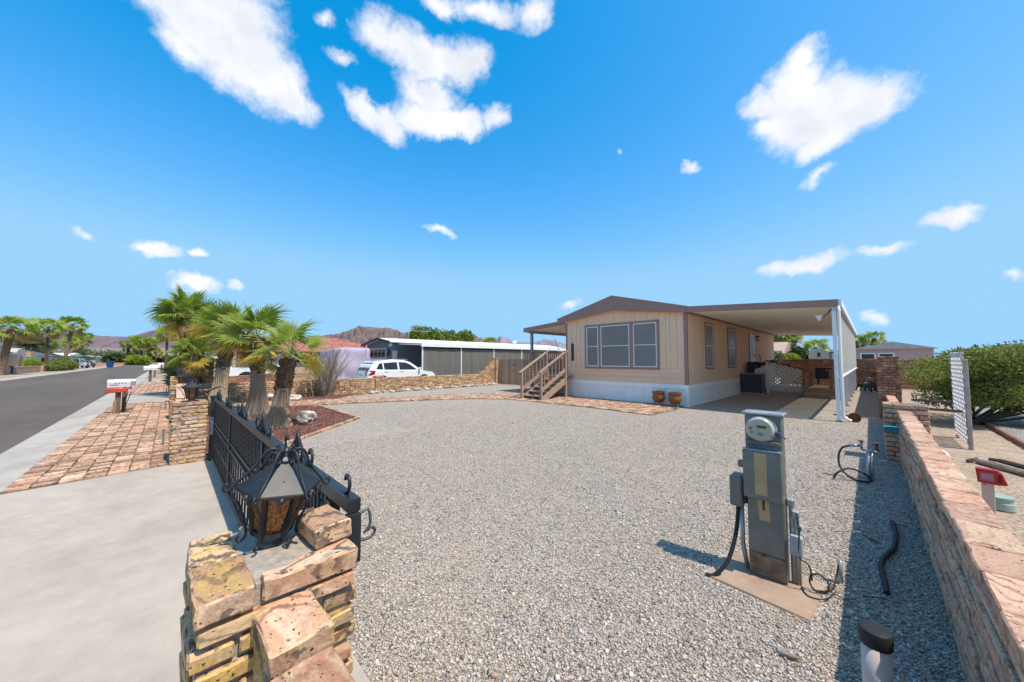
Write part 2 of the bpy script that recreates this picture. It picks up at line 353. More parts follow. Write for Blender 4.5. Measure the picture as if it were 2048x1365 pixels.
m_dirt = gravelmat('desert_dirt', [(.43, .33, .245), (.47, .36, .27), (.41, .31, .23), (.45, .35, .26)], 26., (.46, .35, .255), .85, .35)
m_plain = gravelmat('desert_plain', [(.40, .31, .235), (.43, .33, .25), (.36, .28, .21)], 3., (.42, .32, .24), .6, .2)
def pebblemat(name, pal):
    m, t = newmat(name); ge = t.n('ShaderNodeNewGeometry'); co = t.n('ShaderNodeTexCoord').outputs['Object']
    n = len(pal); c = t.ramp(ge.outputs['Random Per Island'], [(i/n, p) for i, p in enumerate(pal)], 'CONSTANT')
    c = t.mix(.6, c, t.ramp(t.noise(co, 210., 3.).outputs[0], [(.3, .7), (.7, 1.25)]), 'MULTIPLY')
    finish(t, c, .88, 0., spec=.25); return m
m_pebble = pebblemat('pebble', GR); m_lavapeb = pebblemat('lava_pebble', [(.17, .075, .06), (.24, .11, .085), (.12, .05, .045), (.30, .16, .13), (.20, .085, .07)])
def leafmat(name, pal, trans=.35, rough=.5):
    m, t = newmat(name); rv = rnd_of(t); co = t.n('ShaderNodeTexCoord').outputs['Object']
    nz = t.noise(co, 2.2, 3.)
    f = t.math('ADD', t.math('MULTIPLY', rv, .6), t.math('MULTIPLY', t.mrange(nz.outputs[0], .3, .7), .4))
    n = len(pal); c = t.ramp(f, [(i/(n-1), p) for i, p in enumerate(pal)])
    d = t.n('ShaderNodeBsdfPrincipled', {'Base Color': c, 'Roughness': rough, 'Specular IOR Level': .35})
    tr = t.n('ShaderNodeBsdfTranslucent', {'Color': t.mix(1., c, (1.5, 1.5, .7, 1), 'MULTIPLY')})
    mx = t.n('ShaderNodeMixShader', {0: trans, 1: d.outputs[0], 2: tr.outputs[0]})
    t.n('ShaderNodeOutputMaterial', {'Surface': mx.outputs[0]}); return m
m_frond = leafmat('palm_frond', [(.13, .20, .03), (.22, .29, .045), (.32, .38, .07), (.18, .25, .04)])
m_frond_y = leafmat('yellow_frond', [(.42, .32, .05), (.5, .36, .06), (.3, .29, .05)])
m_frond_d = leafmat('dead_frond', [(.28, .17, .08), (.36, .23, .11), (.2, .12, .06)], .15)
m_petiole = pm('petiole', (.34, .30, .10), .55, var=.25)
m_leaf_bush = leafmat('bush_leaf', [(.085, .12, .03), (.14, .18, .04), (.20, .23, .055), (.25, .25, .08)], .3)
m_leaf_hedge = leafmat('hedge_leaf', [(.06, .12, .015), (.11, .18, .02), (.18, .22, .035), (.22, .2, .06)], .3)
m_leaf_dark = leafmat('dark_leaf', [(.025, .05, .014), (.045, .08, .02), (.07, .11, .03)], .25)
m_leaf_lime = leafmat('lime_leaf', [(.16, .24, .02), (.24, .32, .035), (.2, .28, .03)], .35)
m_leaf_grey = leafmat('grey_green_leaf', [(.11, .15, .075), (.16, .20, .10), (.2, .24, .14)], .25)
m_bark = pm('palm_boot', (.15, .10, .065), .95, var=.45, scale=18, bump=.9, bscale=50, rnd=.35, dist=.02)
m_bark_g = pm('palm_trunk_base', (.36, .27, .19), .95, var=.22, scale=9, bump=.8, bscale=60, stretch=(5, 5, .6), dist=.012)
m_twig = pm('dry_twig', (.33, .28, .23), .9, var=.3, scale=20, bump=.4, rnd=.3)
m_stemdark = pm('dark_stem', (.075, .055, .04), .9, var=.3, scale=20, bump=.4)
m_white = pm('white_paint', (.78, .78, .78), .45, var=.05, scale=3, bump=.06)
m_skirt = pm('skirting_white', (.88, .88, .89), .5, var=.06, scale=2.5, bump=.08)
m_tan = pm('siding_tan', (.82, .56, .375), .7, var=.05, scale=2.5, bump=.12, bscale=160)
m_brown = pm('trim_brown', (.33, .20, .165), .6, var=.08, scale=4, bump=.08)
m_screen = None
# ================================================================ ground, roads, paths
def sheet(name, poly, z, mat, sub=0): return struct(name, MB().quad(*[(x, y, z) for x, y in poly]), mat)
gm = MB(); S = 16000
gm.quad((-S, -S, -.07), (S, -S, -.07), (S, S, -.07), (-S, S, -.07)); struct('ground', gm, m_plain)
sheet('dirt_ground', [(.2, .3), (2.0, .3), (2.0, 30), (-22, 40), (-60, 40), (-60, .3)], -.03, m_dirt)
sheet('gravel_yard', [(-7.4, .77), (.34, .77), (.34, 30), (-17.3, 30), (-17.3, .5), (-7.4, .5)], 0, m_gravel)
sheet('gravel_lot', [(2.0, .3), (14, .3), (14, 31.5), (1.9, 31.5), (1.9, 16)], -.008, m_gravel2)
sheet('far_dirt', [(1.6, 31.5), (40, 31.5), (40, 60), (1.6, 60)], -.012, m_dirt)
road = MB(); road.quad((30, -9.2, -.045), (30, -2.0, -.045), (-150, -2.0, -.045), (-150, -9.2, -.045)); struct('road', road, m_asph)
# cross street at the far end
sheet('cross_road', [(-150, -2), (-150, -40), (-158, -40), (-158, 60), (-150, 60)], -.046, m_asph)
k = MB()                                                            # rolled kerb and gutter
prof = [(-2.06, -.05), (-2.0, -.036), (-1.72, -.03), (-1.6, .0), (-1.5, .012), (-1.38, .014), (-1.38, -.06), (-2.06, -.06)]
x = 30.
while x > -150:
    x1 = x-3.0; k.prism(list(reversed(prof)), x-.006, x1+.006, 'YZ'); x = x1
struct('kerb', k, m_kerb)
k = MB(); k.prism([(-9.2, -.04), (-9.5, -.03), (-9.62, .012), (-9.9, .014), (-9.9, -.06), (-9.2, -.06)], 30, -150, 'YZ'); struct('far_kerb', k, m_kerb)
sheet('far_sidewalk', [(30, -9.9), (-150, -9.9), (-150, -13), (30, -13)], -.004, m_dirt)
d = MB(); d.prism([(2.5, -1.379), (2.5, .77), (-7.43, .77), (-7.46, .07), (-7.22, -1.379)], -.06, .012); struct('driveway', d, m_drive)
d = MB(); d.prism([(-18.6, -1.379), (-18.9, .1), (-23.9, .1), (-23.4, -1.379)], -.06, .01); struct('neighbour_driveway', d, m_kerb)
d = MB(); d.prism([(-35.8, -1.379), (-35.8, .1), (-41, .1), (-41, -1.379)], -.06, .01); struct('farther_driveway', d, m_kerb)
sheet('verge', [(-41, -1.379), (-41, .1), (-150, .1), (-150, -1.379)], 0, m_dirt)
d = MB(); d.prism([(-60, -9.91), (-60, -22), (-66, -22), (-66, -9.91)], -.06, .004); d.prism([(-92, -9.91), (-92, -26), (-112, -26), (-112, -9.91)], -.06, .004)
struct('far_driveway', d, m_drive)

# ---- bricks -------------------------------------------------------------------------
_bc = {}
def brick_mesh(l, wd, h, mat, var, jit=.004, ch=.008):
    key = (round(l, 3), round(wd, 3), round(h, 3), mat.name, var)
    if key not in _bc: _bc[key] = MB().cbox((0, 0, 0), (l, wd, h), ch, None, jit).mesh('brick', mat)
    return _bc[key]
def hero_brick_mesh(l, wd, h, mat, seed, amp=.005):                    # weathered hand-made brick
    bm = bmesh.new(); bmesh.ops.create_cube(bm, size=1)
    bmesh.ops.scale(bm, verts=bm.verts, vec=(l, wd, h))
    bmesh.ops.bevel(bm, geom=bm.edges[:], offset=.0055, segments=1, affect='EDGES', profile=.6)
    bmesh.ops.subdivide_edges(bm, edges=[e for e in bm.edges if e.calc_length() > .03], cuts=3, use_grid_fill=True)
    from mathutils import noise as mn
    o = Vector((seed*3.1, seed*1.7, seed*.9))
    for v in bm.verts:
        p = v.co
        n1 = mn.noise_vector(p*11+o)*amp+mn.noise_vector(p*34+o*2)*amp*.45
        v.co = p+n1
    me = bpy.data.meshes.new('brick'); bm.to_mesh(me); bm.free(); me.materials.append(mat)
    me.polygons.foreach_set('use_smooth', [True]*len(me.polygons)); me.update()
    try: me.set_sharp_from_angle(angle=R(32))
    except Exception: pass
    return me
def course_lengths(L, base, off):
    out = []; p = -off
    while p < L-1e-4:
        ln = base*random.uniform(.92, 1.08); a, b = max(0, p), min(L, p+ln)
        if b-a > base*.18: out.append((a, b))
        elif out: out[-1] = (out[-1][0], b)
        p += ln
    if out: out[-1] = (out[-1][0], L)
    return out
def joined_wall(mb, x0, y0, x1, y1, z0, z1, thick, h=.065, base=.21, joint=.012, proud=.006, top=True):
    """bricks of a wall run between two points, as chamfered boxes in one mesh"""
    L = math.hypot(x1-x0, y1-y0); ux, uy = (x1-x0)/L, (y1-y0)/L; ang = math.atan2(uy, ux)
    n = max(1, round((z1-z0)/h)); hh = (z1-z0)/n
    for i in range(n):
        for a, b in course_lengths(L, base, random.choice((0, base/2)) if i % 2 else base*.25):
            c = (a+b)/2
            mb.cbox((x0+ux*c, y0+uy*c, z0+hh*(i+.5)), (b-a-joint, thick+random.uniform(-proud, proud), hh-joint), .006, ang, .0025)
    return mb
def core(x0, y0, x1, y1, z0, z1, thick, mat=None):
    m = MB(); L = math.hypot(x1-x0, y1-y0); ang = math.atan2(y1-y0, x1-x0)
    m.box(((x0+x1)/2, (y0+y1)/2, (z0+z1)/2), (L-.02, thick-.03, z1-z0-.012), ang); return m
def pillar_bricks(t, x0, x1, y0, y1, z0, z1, h, mat, hero=False, joint=.013, faces=None, base=.2):
    """each brick of a pillar as a part: rings of bricks round a mortar core"""
    n = round((z1-z0)/h); hh = (z1-z0)/n; wd = .1
    W, D = x1-x0, y1-y0; k = 0
    for i in range(n):
        z = z0+hh*(i+.5)
        if i % 2 == 0: sides = [('y', y0+wd/2, x0, x1), ('y', y1-wd/2, x0, x1), ('x', x0+wd/2, y0+wd, y1-wd), ('x', x1-wd/2, y0+wd, y1-wd)]
        else: sides = [('x', x0+wd/2, y0, y1), ('x', x1-wd/2, y0, y1), ('y', y0+wd/2, x0+wd, x1-wd), ('y', y1-wd/2, x0+wd, x1-wd)]
        for ax, cc, a0, a1 in sides:
            L = a1-a0; parts = 2 if L > .3 else 1
            cut = a0+L*random.uniform(.36, .64) if parts == 2 else a1
            for s0, s1 in ((a0, cut), (cut, a1)) if parts == 2 else ((a0, a1),):
                c = (s0+s1)/2; l = s1-s0-joint
                if l < .03: continue
                pos = (c, cc, z) if ax == 'y' else (cc, c, z)
                jx = random.uniform(-.005, .005)
                pos = (pos[0]+jx, pos[1]+random.uniform(-.005, .005), pos[2])
                if hero: me = hero_brick_mesh(l, wd, hh-joint*.9, mat, k+i*7.3)
                else: me = brick_mesh(round(l/.02)*.02, wd, hh-joint, mat, k % 3)
                plink('brick', me, t, pos, (random.uniform(-.012, .012), random.uniform(-.012, .012), (0 if ax == 'y' else math.pi/2)+random.uniform(-.015, .015))); k += 1
    return n
# ---- brick sidewalk (single bricks, laid crosswise in strips) --------------------------
sw = sheet('sidewalk', [(-7.44, .07), (-7.21, -1.378), (-18.61, -1.378), (-18.9, .07)], .004, m_mortar_d)
far_sw = MB(); count = 0; pv = []
strips = 7; sy = 1.44/strips
for s in range(strips):
    yc = .065-sy*(s+.5); x = -7.45+(.065-yc)*.16-.06-random.uniform(0, .05)
    while x > -18.62-(yc+1.38)*.2:
        wdx = random.choice((.1, .11, .12, .13)); pv.append((x-wdx/2, yc, wdx)); x -= wdx
pv.sort(key=lambda q: -q[0])
for i, (x, y, wdx) in enumerate(pv):
    rz = random.uniform(-.02, .02); z = .014+random.uniform(-.007, .007); ry = random.uniform(-.02, .02)
    if i < 298: plink('brick', brick_mesh(round(wdx-.02, 3), sy-.012, .034, m_paver, i % 6, .004, .007), sw, (x, y, z), (ry, ry, rz))
    else: far_sw.cbox((x, y, z), (wdx-.02, sy-.012, .034), .007, rz, .003)
tag(far_sw.build('paving_bricks', m_paver, sw), kind='stuff')
d = sheet('farther_sidewalk', [(-23.9, .07), (-23.5, -1.378), (-35.79, -1.378), (-35.79, .07)], .006, m_mortar_d); fs = MB()
for s in range(7):
    yc = .065-sy*(s+.5); x = -24.
    while x > -35.7: fs.cbox((x, yc, .014), (.18, sy-.02, .03), .006, random.uniform(-.02, .02), .002); x -= .2
tag(fs.build('paving_bricks', m_paver, d), kind='stuff')
# ---- curving brick path to the house -------------------------------------------------
up_e = [(-16.9, .9), (-16.6, 2.0), (-16.0, 3.3), (-15.4, 4.6), (-14.7, 6.1), (-14.0, 7.6), (-13.4, 9.4), (-12.7, 11.5), (-11.6, 12.9)]
lo_e = [(-13.9, .9), (-13.95, 2.0), (-13.75, 3.3), (-13.3, 4.7), (-12.7, 6.2), (-12.1, 7.6), (-11.3, 9.0), (-10.2, 9.85), (-8.2, 10.0), (-6.4, 10.1), (-4.45, 9.9), (-4.35, 11.4), (-4.5, 12.62)]
poly = up_e+[(-9.4, 12.7)]+list(reversed(lo_e))
# narrow the first stretch so that the band is about two metres wide
path = sheet('brick_path', poly, .006, m_mortar_d)
def inside(px, py, pl):
    c = False; n = len(pl)
    for i in range(n):
        x1, y1 = pl[i]; x2, y2 = pl[(i+1) % n]
        if (y1 > py) != (y2 > py) and px < (x2-x1)*(py-y1)/(y2-y1)+x1: c = not c
    return c
pb = MB(); yy = .95; r_ = 0
while yy < 12.6:
    xx = -17.2+(r_ % 2)*.1
    while xx < -4.3:
        if inside(xx, yy, poly) and inside(xx-.09, yy, poly) and inside(xx+.09, yy, poly):
            pb.cbox((xx, yy, .016+random.uniform(-.003, .004)), (.192, .092, .03), .006, random.uniform(-.03, .03), .002)
        xx += .205
    yy += .103; r_ += 1
tag(pb.build('path_bricks', m_paver, path), kind='stuff')
# ---- lava rock beds with brick edging ------------------------------------------------------
def edging(parent, pts, mat=m_paver, h=.05, w_=.1, off=.0):
    for i in range(len(pts)-1):
        a, b = Vector((*pts[i], 0)), Vector((*pts[i+1], 0)); L = (b-a).length; n = max(1, round(L/.2)); ang = math.atan2(b.y-a.y, b.x-a.x)
        for j in range(n):
            p = a.lerp(b, (j+.5)/n); plink('brick', brick_mesh(round(L/n-.012, 2), w_, h, mat, j % 4), parent, (p.x, p.y, h/2-.004), (random.uniform(-.03, .03), 0, ang+random.uniform(-.04, .04)))
bed1 = [(-13.75, 3.55), (-13.0, 3.72), (-9.85, 3.72), (-8.05, 1.85), (-7.46, 1.2), (-7.46, .52), (-13.85, .52)]
b1 = sheet('lava_bed', bed1, .008, m_lava)
edging(b1, [(-13.4, 3.76), (-9.83, 3.76), (-8.0, 1.87), (-7.4, 1.15)])
bed2 = [(-17.1, .9), (-17.1, 7.2), (-16.9, 7.25), (-15.55, 5.4), (-15.2, 4.9), (-15.4, 4.6), (-16.0, 3.3), (-16.6, 2.0), (-16.9, .9)]
b2 = sheet('wall_bed', bed2, .008, m_lava); edging(b2, [(-16.95, 7.32), (-15.5, 5.45), (-15.1, 4.95)])
def stones(n, sampler, size, name, mat, z=0.):
    """crushed stone: squashed, jittered octahedra in one mesh"""
    P = sampler(n); n = len(P)
    base = np.array([(1, 0, 0), (0, 1, 0), (-1, 0, 0), (0, -1, 0), (0, 0, 1), (0, 0, -1)], float)
    F = np.array([(0, 1, 4), (1, 2, 4), (2, 3, 4), (3, 0, 4), (1, 0, 5), (2, 1, 5), (3, 2, 5), (0, 3, 5)])
    sz = rng.lognormal(math.log(size), .35, n)[:, None, None]
    V = base[None]*(1+rng.uniform(-.35, .35, (n, 6, 1)))+rng.uniform(-.22, .22, (n, 6, 3))
    V = V*np.stack([np.ones(n), rng.uniform(.55, 1, n), rng.uniform(.4, .75, n)], 1)[:, None, :]*sz
    th = rng.uniform(0, 6.283, n); tl = rng.normal(0, .45, n)
    c, s_ = np.cos(tl)[:, None], np.sin(tl)[:, None]
    y, zz = V[:, :, 1]*c-V[:, :, 2]*s_, V[:, :, 1]*s_+V[:, :, 2]*c; V[:, :, 1], V[:, :, 2] = y, zz
    c, s_ = np.cos(th)[:, None], np.sin(th)[:, None]
    xx, y = V[:, :, 0]*c-V[:, :, 1]*s_, V[:, :, 0]*s_+V[:, :, 1]*c; V[:, :, 0], V[:, :, 1] = xx, y
    V = V+P[:, None, :]+np.array([0, 0, z])+ (sz*.25)*np.array([0, 0, 1.])
    faces = (F[None]+(np.arange(n)*6)[:, None, None]).reshape(-1, 3)
    return link(name, np_mesh(name, V.reshape(-1, 3), faces, mat))
def samp_gravel(n):
    # density falls with distance from the gate
    r = 1.1+rng.beta(1.15, 1.7, n*2)*12.5; a = rng.uniform(R(-8), R(100), n*2)
    x, y = -np.sin(a)*r, np.cos(a)*r
    ok = (x < .27) & (y > .80) & ~((x > -.93) & (x < -.27) & (y > 2.86) & (y < 3.42)) & ~((y < 3.6) & (x < -7.2))
    ok &= ~((x < -7.3) & (y < 4)); x, y = x[ok], y[ok]
    bigp = np.sin(x*1.3+y*.7)*np.cos(y*1.1-x*.4)
    keep = rng.uniform(0, 1, len(x)) < (.9-.25*(bigp > .45)); x, y = x[keep], y[keep]
    return np.stack([x, y, np.zeros_like(x)], 1)[:n]
tag(stones(210000, samp_gravel, .0066, 'gravel', m_pebble, .001), 'loose crushed grey and tan gravel covering the front yard', 'gravel', kind='stuff')
def samp_poly(pl):
    def f(n):
        xs = [p[0] for p in pl]; ys = [p[1] for p in pl]; out = []
        while len(out) < n:
            x, y = random.uniform(min(xs), max(xs)), random.uniform(min(ys), max(ys))
            if inside(x, y, pl): out.append((x, y, .008))
        return np.array(out)
    return f
tag(stones(14000, samp_poly(bed1), .017, 'lava_gravel', m_lavapeb), 'dark red lava rock filling the palm bed beside the gate', 'lava rock', kind='stuff')
tag(stones(5000, samp_poly(bed2), .017, 'lava_gravel', m_lavapeb), 'dark red lava rock strip along the low tan wall', 'lava rock', kind='stuff')

# ================================================================ mountains
def ridge_mesh(name, pts, D, depth, seed, mat, base_el=.0):
    pts = sorted(pts); az = np.linspace(pts[0][0], pts[-1][0], 420); el = np.interp(az, [p[0] for p in pts], [p[1] for p in pts])
    rr = np.random.default_rng(seed)
    from mathutils import noise as mn
    rows = 40; V = []; 
    for j in range(rows):
        t = j/(rows-1)                                              # 0 = foot, .72 = crest, 1 = behind
        d = D-depth+depth*1.45*t
        pr = (t/.72)**1.55 if t < .72 else max(0, 1-((t-.72)/.28)**1.3)
        for i in range(len(az)):
            a = R(az[i]); p = Vector((az[i]*.55, t*4.2, seed*3.))
            rn = mn.ridged_multi_fractal(p*1.15, .85, 2.1, 5, 1., 2.)/2.6-.35 if True else 0
            fn = mn.fractal(p*5, .8, 2., 4)
            h = max(0, D*math.tan(R(el[i]))*pr*(1+(rn*.62+fn*.10)*(1.1-abs(t-.4)) *(0.15 if .66 < t < .78 else 1.)))
            V.append((-math.sin(a)*d, math.cos(a)*d, h-3))
    n = len(az); F = np.array([(j*n+i, j*n+i+1, (j+1)*n+i+1, (j+1)*n+i) for j in range(rows-1) for i in range(n-1)])
    o = link(name, np_mesh(name, np.array(V), F, mat)); return tag(o, kind='structure')
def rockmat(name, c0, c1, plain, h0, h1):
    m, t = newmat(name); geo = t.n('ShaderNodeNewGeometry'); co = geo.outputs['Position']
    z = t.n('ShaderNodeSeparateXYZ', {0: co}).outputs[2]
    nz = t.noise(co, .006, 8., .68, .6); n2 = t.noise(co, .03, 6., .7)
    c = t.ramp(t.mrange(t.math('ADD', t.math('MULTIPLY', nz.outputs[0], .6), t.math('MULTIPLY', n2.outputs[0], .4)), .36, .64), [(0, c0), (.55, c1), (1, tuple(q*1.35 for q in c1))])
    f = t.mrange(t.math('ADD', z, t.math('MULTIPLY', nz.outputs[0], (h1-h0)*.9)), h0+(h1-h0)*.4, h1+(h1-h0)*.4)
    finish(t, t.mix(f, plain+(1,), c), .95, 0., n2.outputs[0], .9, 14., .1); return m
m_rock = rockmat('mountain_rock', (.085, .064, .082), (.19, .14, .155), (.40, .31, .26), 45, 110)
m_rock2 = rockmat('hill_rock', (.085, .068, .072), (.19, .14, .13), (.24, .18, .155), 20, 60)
m_rock3 = rockmat('hazed_rock', (.16, .15, .20), (.25, .22, .26), (.3, .26, .27), 30, 60)  # farthest peaks: distance haze put into the colour, paler and bluer
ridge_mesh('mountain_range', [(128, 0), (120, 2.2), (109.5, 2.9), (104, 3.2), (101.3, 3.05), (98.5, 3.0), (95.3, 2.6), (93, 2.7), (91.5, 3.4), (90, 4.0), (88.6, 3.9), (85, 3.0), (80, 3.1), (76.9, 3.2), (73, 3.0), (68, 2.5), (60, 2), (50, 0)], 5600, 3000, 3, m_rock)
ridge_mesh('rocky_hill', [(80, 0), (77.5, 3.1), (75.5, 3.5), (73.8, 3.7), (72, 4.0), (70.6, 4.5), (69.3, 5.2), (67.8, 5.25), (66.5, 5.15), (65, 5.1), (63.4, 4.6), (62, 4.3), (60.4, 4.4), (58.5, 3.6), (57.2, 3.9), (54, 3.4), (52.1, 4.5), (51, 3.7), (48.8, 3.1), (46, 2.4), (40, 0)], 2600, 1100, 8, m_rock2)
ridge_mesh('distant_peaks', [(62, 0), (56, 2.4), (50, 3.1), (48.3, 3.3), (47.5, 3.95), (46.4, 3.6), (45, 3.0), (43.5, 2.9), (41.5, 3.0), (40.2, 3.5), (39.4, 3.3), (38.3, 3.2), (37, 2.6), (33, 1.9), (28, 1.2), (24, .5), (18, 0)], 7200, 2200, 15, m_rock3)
# ================================================================ front gate pillars and walls
def brick_wall(name, label, cat, loc, group=None): return thing(name, label, cat, loc, group=group)
near_p = thing('gate_pillar', 'weathered peach brick gate pillar with large lantern and loose brick on top', 'pillar', (-1.54, .28, 0))
core(-1.77, .285, -1.305, .285, 0, .93, .42).build('mortar_core', m_mortar, near_p)
pillar_bricks(near_p, -1.78, -1.29, .07, .5, .012, .872, .0615, m_brick, True, .02)
# top course: bricks lying flat round a mortar bed
for k, (cx, cy, l, wd, rz) in enumerate([(-1.395, .138, .225, .135, .03), (-1.655, .135, .23, .125, -.03), (-1.337, .365, .275, .095, 1.545), (-1.735, .36, .27, .09, 1.6), (-1.53, .462, .24, .08, .02)]):
    me = hero_brick_mesh(l, wd, .066, m_brick, 50+k*3.7, .007)
    plink('brick', me, near_p, (cx, cy, .905+(.005 if k == 0 else 0)), (random.uniform(-.02, .02), random.uniform(-.02, .02), rz))
mc = MB(); mc.cbox((-1.54, .285, .915), (.40, .36, .035), .01, None, .006); mc.build('mortar_bed', m_mortar, near_p)
lb = link('loose_brick', hero_brick_mesh(.21, .12, .065, brickmat('loose_brick_clay', [(.42, .24, .17), (.58, .36, .22), (.6, .40, .25), (.52, .32, .22)], .3), 77, .008), None, (-1.47, .44, .977), (.02, .0, -1.49+math.pi/2+.0))
lb.rotation_euler = (.03, -.03, .08)
tag(lb, 'loose pinkish brick lying on top of the lantern pillar', 'brick')
wing = thing('wing_wall', 'low stepped brick wall running off the lantern gate pillar', 'wall', (-.7, .28, 0))
core(-1.285, .28, -.1, .28, 0, .58, .15).build('mortar_core', m_mortar, wing)
x = -1.195; zt = .855
for i in range(5):
    me = hero_brick_mesh(.215, .155, .07, m_brick, 120+i*5, .008); plink('brick', me, wing, (x, .28+random.uniform(-.008, .008), zt-.035), (random.uniform(-.02, .02), .02, random.uniform(-.04, .04)))
    z = zt-.078
    while z > .09:
        plink('brick', hero_brick_mesh(.205, .145, .055, m_brick, 160+i*11+z*30, .006), wing, (x+random.uniform(-.012, .012), .28, z-.03), (0, 0, random.uniform(-.03, .03))); z -= .063
    x += .222; zt -= .052

# ---- lantern ---------------------------------------------------------------------------
def lantern_proto():
    t = thing('pillar_lantern', 'x', 'lantern', (0, 0, 0), local=True)
    n = 6; rot0 = R(15)
    def hexp(r, z, k): a = rot0+k*math.pi/3; return (r*math.cos(a), r*math.sin(a), z)
    MB().lathe([(.05, 0), (.052, .018), (.04, .022), (.036, .05), (.05, .056)], 16).build('base', m_iron_worn, t, True, False)
    f = MB()
    for k in range(6):
        f.beam(hexp(.074, .056, k), hexp(.118, .232, k), .020, .014, (math.cos(rot0+k*math.pi/3), math.sin(rot0+k*math.pi/3), 0))
        f.beam(hexp(.075, .058, k), hexp(.075, .058, k+1), .012, .018)
        f.beam(hexp(.117, .23, k), hexp(.117, .23, k+1), .012, .014)
    f.lathe([(.07, .05), (.072, .056)], 6); f.build('frame', m_iron, t, False, False)
    for k in range(6):
        g = MB(); r0, r1 = .070, .112
        g.quad(hexp(r0, .062, k), hexp(r0, .062, k+1), hexp(r1, .226, k+1), hexp(r1, .226, k)); g.build('pane', m_amber, t, False, False)
    rf = MB(); e = .165
    for k in range(6):
        rf.add([hexp(e, .232, k), hexp(e, .232, k+1), hexp(.03, .318, k+1), hexp(.03, .318, k)], [(0, 1, 2, 3)])
        rf.add([hexp(e, .228, k+1), hexp(e, .228, k), hexp(.03, .31, k), hexp(.03, .31, k+1)], [(0, 1, 2, 3)])
        # pointed valance under each eave
        a, b = Vector(hexp(e, .232, k)), Vector(hexp(e, .232, k+1)); mid = (a+b)/2; mid2 = Vector((mid.x*.97, mid.y*.97, .195))
        l2, r2 = a.lerp(b, .30), a.lerp(b, .70)
        rf.add([a, Vector((a.x*.985, a.y*.985, .222)), (l2.x*.98, l2.y*.98, .216), mid2, (r2.x*.98, r2.y*.98, .216), Vector((b.x*.985, b.y*.985, .222)), b], [(6, 5, 4, 3, 2, 1, 0)])
    rf.lathe([(.034, .308), (.034, .326), (.02, .338), (.012, .352), (.0145, .36), (.004, .368)], 10)
    ro = rf.build('roof', m_iron, t, False, False)
    rv = MB()
    for k in range(6):
        a, b = Vector(hexp(e, .205, k)), Vector(hexp(e, .205, k+1)); mid = (a+b)/2
        rv.lathe([(.008, -.003), (.007, .004), (.003, .007)], 8, (mid.x*.985, mid.y*.985, .214), 'Z')
        c = Vector(hexp(.1, .278, k)); c2 = (Vector(hexp(.11, .264, k))+Vector(hexp(.11, .264, k+1)))/2
        rv.lathe([(.005, -.004), (.004, .004)], 8, c2)
    tag(rv.build('rivets', m_iron_worn, ro, False, False), kind='stuff')
    for k in range(6):                                               # wrought scroll straps over the roof edges
        a = rot0+k*math.pi/3; dx, dy = math.cos(a), math.sin(a)
        pr = [(.012, .318), (.026, .352), (.05, .366), (.078, .352), (.098, .318), (.125, .282), (.160, .248), (.178, .226), (.196, .216), (.206, .23), (.196, .242), (.186, .234)]
        s = MB(); pts = curve_pts([(r*dx, r*dy, z) for r, z in pr], 4); s.tube(pts, .0055, 6)
        pr = [(.06, .352), (.042, .345), (.038, .328), (.05, .318), (.06, .326)]
        s.tube(curve_pts([(r*dx, r*dy, z) for r, z in pr], 4), .0045, 6)
        s.build('scroll_arm', m_iron, t, True, False)
        s = MB(); pr = [(.172, .215), (.166, .19), (.142, .168), (.128, .14), (.108, .095), (.096, .06), (.1, .036), (.118, .028), (.126, .04), (.118, .05)]
        s.tube(curve_pts([(r*dx, r*dy, z) for r, z in pr], 4), .0055, 6); s.build('side_scroll', m_iron, t, True, False)
    return t
LN = 'square-topped'
lan = lantern_proto(); lan.location = (-1.555, .285, .93); lan.rotation_euler = (Matrix.Rotation(R(9), 3, Vector((-.714, .7, 0))) @ Matrix.Rotation(R(8), 3, 'Z')).to_euler(); lan.scale = (.80, .80, .95)
tag(lan, 'black iron lantern with amber glass on the pillar with the loose brick'); lan['group'] = 'lanterns along the front wall'

# ---- far gate pillar and the front wall beyond -------------------------------------------
far_p = thing('gate_pillar', 'tan brick gate pillar at the hinge end of the iron gate beside the paved walk', 'pillar', (-7.62, .27, 0))
core(-7.84, .27, -7.4, .27, 0, .93, .40).build('mortar_core', m_mortar, far_p)
pillar_bricks(far_p, -7.84, -7.4, .06, .48, .012, .945, .0585, m_brick)
l2 = copy_tree(lan); l2.location = (-7.6, .28, .945); l2.rotation_euler = (0, 0, R(20)); l2['label'] = 'black iron lantern on the tan gate pillar at the hinge end'
for px, zt, lb in ((-13.1, .92, 'second'), (-18.3, .98, 'third')):
    p = thing('wall_pillar', 'tan brick pillar in the front wall carrying a lantern, %s along from the gate' % {'second': 'next'}.get(lb, 'beyond the palms'), 'pillar', (px, .27, 0))
    core(px-.21, .27, px+.21, .27, 0, zt-.01, .4).build('mortar_core', m_mortar, p)
    pillar_bricks(p, px-.22, px+.22, .06, .48, 0, zt, .06, m_brick)
    l3 = copy_tree(lan); l3.location = (px, .28, zt); l3.rotation_euler = (0, 0, R(37*px)); l3['label'] = 'black iron lantern on the wall pillar %s' % ('between gate and palms' if lb == 'second' else 'beyond the palms')
